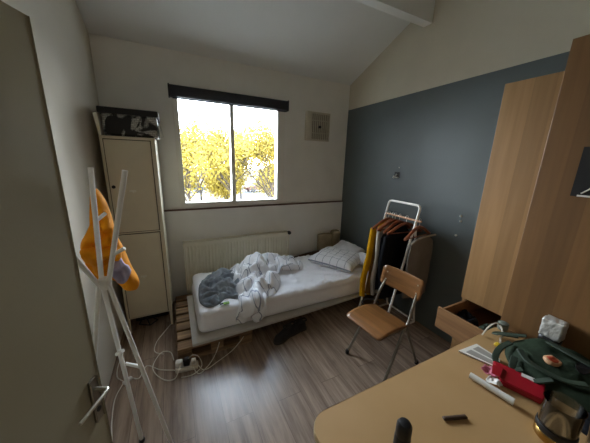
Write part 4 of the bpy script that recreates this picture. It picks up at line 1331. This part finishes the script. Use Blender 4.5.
# green bag
t = thing('green_backpack', 'dark green canvas backpack lying on the desk', 'backpack', (1.36, 0.24, DZ))
GBk = [(1.190, 0.305), (1.225, 0.375), (1.31, 0.425), (1.40, 0.415), (1.455, 0.36), (1.475, 0.25), (1.475, 0.10), (1.455, -0.06), (1.36, -0.11), (1.26, -0.05), (1.205, 0.08), (1.185, 0.20)]
def bgt(a, c2, s):
    return Vector((a, c2, DZ + 0.002 + max(0, 1 - s ** 3.5) ** 0.55 * (0.062 + 0.030 * (a - 1.2) / 0.27 + 0.014 * fbm(a * 11, c2 * 11, 2.0) + 0.008 * sin(40 * a + 25 * c2))))
b = nbm(); solid(b, loop2(GBk, 6), 18, bgt, lambda a, c2, s: Vector((a, c2, DZ + 0.001)))
obj('canvas_body', b, MT['green'], t)
def disc_on(cx, cy, rx, ry, lift, mat, name, label, th=0.004):
    b = nbm(); lp = [(cx + rx * cos(2 * pi * k / 28), cy + ry * sin(2 * pi * k / 28)) for k in range(28)]
    solid(b, lp, 6, lambda a, c2, s: bgt(a, c2, 0.3) + Vector((0, 0, lift + th * (1 - s ** 6))), lambda a, c2, s: bgt(a, c2, 0.3) + Vector((0, 0, lift - 0.012)))
    return obj(name, b, mat, t, label)
disc_on(1.285, 0.272, 0.030, 0.026, 0.002, MT['embleml2'], 'badge', 'round badge with pale ring')
disc_on(1.285, 0.272, 0.021, 0.018, 0.005, MT['embleml'], 'badge_centre', 'orange red badge centre')
for pts in (
    [(1.30, 0.41, DZ + 0.05), (1.24, 0.42, DZ + 0.035), (1.18, 0.405, DZ + 0.012), (1.155, 0.36, DZ + 0.010), (1.19, 0.32, DZ + 0.03)],
    [(1.36, 0.41, DZ + 0.06), (1.33, 0.455, DZ + 0.05), (1.35, 0.49, DZ + 0.02), (1.39, 0.485, DZ + 0.015), (1.42, 0.40, DZ + 0.05)],
    [(1.22, 0.36, DZ + 0.045), (1.17, 0.34, DZ + 0.02), (1.165, 0.29, DZ + 0.015), (1.205, 0.24, DZ + 0.05)],
    [(1.25, 0.36, DZ + 0.07), (1.21, 0.31, DZ + 0.065), (1.215, 0.22, DZ + 0.065), (1.25, 0.17, DZ + 0.075)],
    [(1.37, 0.32, DZ + 0.10), (1.35, 0.24, DZ + 0.103), (1.345, 0.15, DZ + 0.10), (1.36, 0.06, DZ + 0.10)]):
    b = nbm(); ribbon(b, spline(pts, 6), 0.012, 0.0035)
    obj('strap', b, MT['greentrim'], t, smooth=True)
b = nbm(); P = [bgt(1.325 + 0.036 * cos(a), 0.200 + 0.020 * sin(a), 0.1) + Vector((0, 0, 0.006)) for a in [2 * pi * k / 20 for k in range(20)]]
f = b.faces.new([b.verts.new(p) for p in P])
r_ = bmesh.ops.extrude_face_region(b, geom=[f]); bmesh.ops.translate(b, vec=(0, 0, 0.003), verts=[v for v in r_['geom'] if isinstance(v, bmesh.types.BMVert)])
obj('mesh_pocket', b, MT['black'], t, 'black mesh opening')

t = thing('foil_carton', 'small pale crinkled carton with black base by the wardrobe', 'carton', (1.46, 0.34, DZ))
b = nbm(); ry = Matrix.Rotation(radians(12), 3, 'Y')
rbox(b, 1.437, 1.492, 0.300, 0.372, 0.822, 0.905, 0.003, 0.008, lambda p, n: p + n * 0.003 * fbm(p.x * 60, p.y * 60, p.z * 60))
obj('foil_top', b, MT['foil'], t)
b = nbm(); rbox(b, 1.436, 1.493, 0.302, 0.370, 0.792, 0.824, 0.005, 0.014)
obj('black_base', b, MT['black'], t, 'black lower part')

b = nbm(); rbox(b, 1.285, 1.315, 0.437, 0.462, DZ + 0.001, DZ + 0.012, 0.004, 0.006)
tag(obj('yellow_tag', b, MT['yellow'], base=(1.3, 0.45, DZ)), 'small yellow plug at the end of the white desk cable', 'plug')
cable([(1.31, 0.522, DZ + 0.004), (1.36, 0.518, DZ + 0.045), (1.425, 0.512, DZ + 0.040), (1.40, 0.475, DZ + 0.012), (1.365, 0.47, DZ + 0.006), (1.335, 0.455, DZ + 0.005), (1.30, 0.45, DZ + 0.008)], 'white cable curling on the desk beside green backpack', 0.0038, group=None)
t = thing('grey_cup', 'small grey green round pot at the wardrobe end of desk', 'pot', (1.462, 0.52, DZ))
b = nbm(); lathe(b, [(0.018, 0), (0.021, 0.004), (0.0225, 0.022), (0.019, 0.030)], (1.462, 0.506, DZ), 18)
obj('pot_body', b, MT['greygreen'], t, smooth=True)
b = nbm(); lathe(b, [(0.0225, 0.028), (0.023, 0.031), (0.023, 0.037), (0.018, 0.040)], (1.462, 0.506, DZ), 18)
obj('lid', b, MT['greygreen'], t, smooth=True)

# glass jar with brass and black base
t = thing('glass_jar', 'clear glass jar with brass and black base on the desk', 'jar', (0.99, 0.165, DZ))
c = (0.995, 0.160, DZ)
b = nbm(); lathe(b, [(0.044, 0), (0.046, 0.003), (0.046, 0.024), (0.044, 0.027)], c, 32)
obj('brass_band', b, MT['gold'], t, 'shiny brass base band', smooth=True)
b = nbm(); lathe(b, [(0.0445, 0.027), (0.0465, 0.030), (0.0465, 0.046), (0.0455, 0.048)], c, 32)
obj('black_ring', b, MT['black'], t, 'black ring above the brass band', smooth=True)
b = nbm(); lathe(b, [(0.043, 0.048), (0.044, 0.052), (0.044, 0.125), (0.046, 0.132), (0.0445, 0.132), (0.0425, 0.125), (0.0425, 0.055), (0.01, 0.053)], c, 32)
obj('glass_wall', b, MT['glass'], t, smooth=True)
t = thing('drinking_glass', 'small clear drinking glass at the corner of the desk', 'glass', (1.02, 0.05, DZ))
c = (1.07, 0.085, DZ)
b = nbm(); lathe(b, [(0.024, 0), (0.026, 0.004), (0.031, 0.075), (0.0295, 0.075), (0.0245, 0.010), (0.005, 0.009)], c, 28)
obj('glass_wall', b, MT['glass'], t, smooth=True)
crumple('black_pouch', 1.10, 1.195, 0.03, 0.150, DZ, 0.05, MT['blackcloth'], 'soft black pouch between green backpack and glasses', 3.0, 'pouch')

# ------------------------------------------------------------------ outdoors
GZ = -3.0
b = nbm(); box(b, -40, 60, 3.4, 24, GZ - 0.2, GZ)
g = struct(obj('ground', b, MT['paving']), 'pale paving below the window, unseen and added to bounce light', 'ground')
b = nbm(); box(b, -40, 80, 24, 140, GZ - 0.2, GZ)
g = struct(obj('road', b, MT['asphalt']), 'grey car park seen through the window', 'road')
def tree(x, y, h, spread, leafmat, label, seed, nleaf=2600, low=0.15):
    rnd = random.Random(seed)
    t = thing('autumn_tree', label, 'tree', (x, y, GZ), 'autumn trees outside the window')
    b = nbm(); tips = []
    def grow(p, d, L, r, lev):
        q = p + d * L
        mid = p + d * L * 0.5 + Vector((rnd.uniform(-1, 1), rnd.uniform(-1, 1), rnd.uniform(-0.3, 1))) * L * 0.06
        tube(b, [p, mid, q], [r, r * 0.85, r * 0.65], (8, 6, 5, 4, 3, 3)[lev], cap=False)
        tips.append((p, q))
        if lev >= 5: return
        for k in range(rnd.choice((2, 3, 3)) if lev else 8):
            nd = (d * 0.9 + Vector((rnd.uniform(-1, 1), rnd.uniform(-1, 1), rnd.uniform(-0.25, 0.6))) * 0.85).normalized()
            st = p + d * L * rnd.uniform(0.5, 1.0)
            grow(st, nd, L * rnd.uniform(0.62, 0.85), r * 0.55, lev + 1)
    grow(Vector((x, y, GZ)), Vector((rnd.uniform(-.08, .08), 0, 1)).normalized(), h * 0.24, 0.10, 0)
    obj('trunk', b, MT['bark'], t, smooth=True)
    b = nbm()
    fine = [q for q in tips[7:] if q[1].z < GZ + h * 1.05]
    for i in range(nleaf):
        p, q = rnd.choice(fine)
        c = p.lerp(q, rnd.random()) + Vector((rnd.gauss(0, 0.34), rnd.gauss(0, 0.34), rnd.gauss(0, 0.34)))
        if c.z < GZ + h * low and rnd.random() < 0.6: continue
        s = rnd.uniform(0.028, 0.066)
        u = Vector((rnd.uniform(-1, 1), rnd.uniform(-1, 1), rnd.uniform(-1, 1))).normalized()
        v = u.orthogonal().normalized()
        b.faces.new([b.verts.new(c + u * s * 1.5), b.verts.new(c + v * s), b.verts.new(c - u * s * 1.5), b.verts.new(c - v * s)])
    o = obj('crown', b, leafmat, t)
    return t
tree(0.9, 17.5, 11.0, 2, MT['leafA'], 'golden autumn tree at the far left of the window', 11, 11000)
tree(3.9, 18.5, 11.8, 2, MT['leafB'], 'pale yellow autumn tree in the left window pane', 12, 11000)
tree(6.6, 17.0, 12.5, 2, MT['leafA'], 'golden autumn tree just right of the window mullion', 13, 11000)
tree(9.4, 19.5, 15.5, 2, MT['leafA'], 'tall golden autumn tree at the right window edge', 17, 12000)
tree(2.4, 25.5, 11.5, 2, MT['leafB'], 'pale distant autumn tree behind the left pane trees', 14, 11000)
tree(6.8, 27.5, 12.5, 2, MT['leafB'], 'pale distant autumn tree behind the mullion', 16, 11000)
tree(11.8, 27.5, 13.8, 2, MT['leafB'], 'pale distant autumn tree behind the right pane trees', 15, 11000)
tree(0.2, 22.5, 6.6, 2, MT['leafB'], 'low pale yellow tree at the far left behind the others', 21, 16000)
tree(4.2, 22.0, 6.4, 2, MT['leafA'], 'low golden tree seen low in the left pane', 22, 16000)
tree(8.9, 23.0, 6.6, 2, MT['leafB'], 'low pale yellow tree seen low in the right pane', 23, 16000)
tree(12.0, 23.2, 6.8, 2, MT['leafA'], 'low golden tree at the lower right of the window', 24, 16000)
def car(x, y, paint, label, rz=0.0):
    t = thing('parked_car', label, 'car', (x, y, GZ), 'cars parked outside', rz, local=True)
    b = nbm(); prism(b, [(-2.1, 0.3), (2.1, 0.3), (2.15, 0.75), (1.2, 0.92), (-1.9, 0.95), (-2.15, 0.8)], lambda a, z: Vector((a, -0.85, z)), lambda a, z: Vector((a, 0.85, z)))
    bmesh.ops.bevel(b, geom=b.edges[:], offset=0.06, segments=2, affect='EDGES')
    obj('body', b, MT[paint], t)
    b = nbm(); prism(b, [(-1.8, 0.93), (1.15, 0.90), (0.45, 1.42), (-1.2, 1.45)], lambda a, z: Vector((a, -0.78 + (z - 0.9) * 0.25, z)), lambda a, z: Vector((a, 0.78 - (z - 0.9) * 0.25, z)))
    obj('cabin_glass', b, MT['carglass'], t)
    b = nbm(); box(b, -1.15, 0.42, -0.63, 0.63, 1.42, 1.48, 0.02)
    obj('roof', b, MT[paint], t)
    for sx in (-1.3, 1.3):
        for sy in (-0.82, 0.82):
            b = nbm(); lathe(b, [(0.31, -0.1), (0.33, -0.06), (0.33, 0.06), (0.31, 0.1)], (sx, sy, 0.33), 16, Matrix.Rotation(radians(90), 3, 'X'))
            obj('wheel', b, MT['tyre'], t, smooth=True)
car(11.6, 36.0, 'carred', 'dull red parked car seen through the right pane', 0.2)
car(16.6, 37.5, 'carblue', 'pale blue parked car seen through the right pane', 0.15)
car(7.0, 36.0, 'carwhite', 'white parked car seen beside the window mullion', 0.1)
car(2.0, 37.0, 'carblue', 'pale blue parked car seen through the left pane', 0.1)

# ------------------------------------------------------------------ light
w = bpy.data.worlds.new('overcast_sky'); SC.world = w
w.use_nodes = True
nt = w.node_tree; nt.nodes.clear()
out = nt.nodes.new('ShaderNodeOutputWorld'); bg = nt.nodes.new('ShaderNodeBackground')
tc = nt.nodes.new('ShaderNodeTexCoord'); sx = nt.nodes.new('ShaderNodeSeparateXYZ')
nt.links.new(tc.outputs['Generated'], sx.inputs[0])
cr = nt.nodes.new('ShaderNodeValToRGB')
cr.color_ramp.elements[0].position = 0.0; cr.color_ramp.elements[0].color = (0.88, 0.94, 1.0, 1)
cr.color_ramp.elements[1].position = 0.7; cr.color_ramp.elements[1].color = (0.72, 0.84, 1.0, 1)
nt.links.new(sx.outputs['Z'], cr.inputs[0]); nt.links.new(cr.outputs[0], bg.inputs[0])
bg.inputs[1].default_value = 42.0
nt.links.new(bg.outputs[0], out.inputs[0])

def area(name, loc, rot, sx_, sy_, power, color, portal=False):
    l = bpy.data.lights.new(name, 'AREA'); l.shape = 'RECTANGLE'; l.size = sx_; l.size_y = sy_
    l.energy = power; l.color = color
    if portal: l.cycles.is_portal = True
    o = bpy.data.objects.new(name, l); COL.objects.link(o); o.location = loc; o.rotation_euler = rot
    return o
area('window_portal', ((WX0 + WX1) / 2, YB + 0.16, (WZ0 + WZ1) / 2), (radians(-90), 0, 0), WX1 - WX0, WZ1 - WZ0, 1, (1, 1, 1), True)
area('rear_fill', (0.35, -1.3, 2.3), (radians(60), 0, 0), 1.0, 0.6, 1.2, (1.0, 0.88, 0.72))  # added fill light behind the camera

# ------------------------------------------------------------------ camera
f_px = 245.59; pit = radians(13.708); yaw = radians(26.509); rol = radians(1.629)
F = Vector((sin(yaw) * cos(pit), cos(yaw) * cos(pit), -sin(pit)))
R = Vector((cos(yaw), -sin(yaw), 0)); U = R.cross(F)
R2 = R * cos(rol) + U * sin(rol); U2 = U * cos(rol) - R * sin(rol)
cam = bpy.data.cameras.new('camera'); co = bpy.data.objects.new('camera', cam); COL.objects.link(co)
m = Matrix((R2, U2, -F)).transposed().to_4x4(); m.translation = Vector((0, 0, 1.55))
co.matrix_world = m
cam.sensor_width = 36; cam.sensor_fit = 'HORIZONTAL'; cam.lens = f_px / 590 * 36
cam.clip_start = 0.02; cam.clip_end = 300
SC.camera = co
SC.view_settings.view_transform = 'Standard'
SC.view_settings.look = 'None'
SC.view_settings.exposure = 0.0
try:
    SC.cycles.use_denoising = True
    SC.cycles.max_bounces = 12
    SC.cycles.diffuse_bounces = 6
    SC.cycles.transparent_max_bounces = 16
except Exception:
    pass
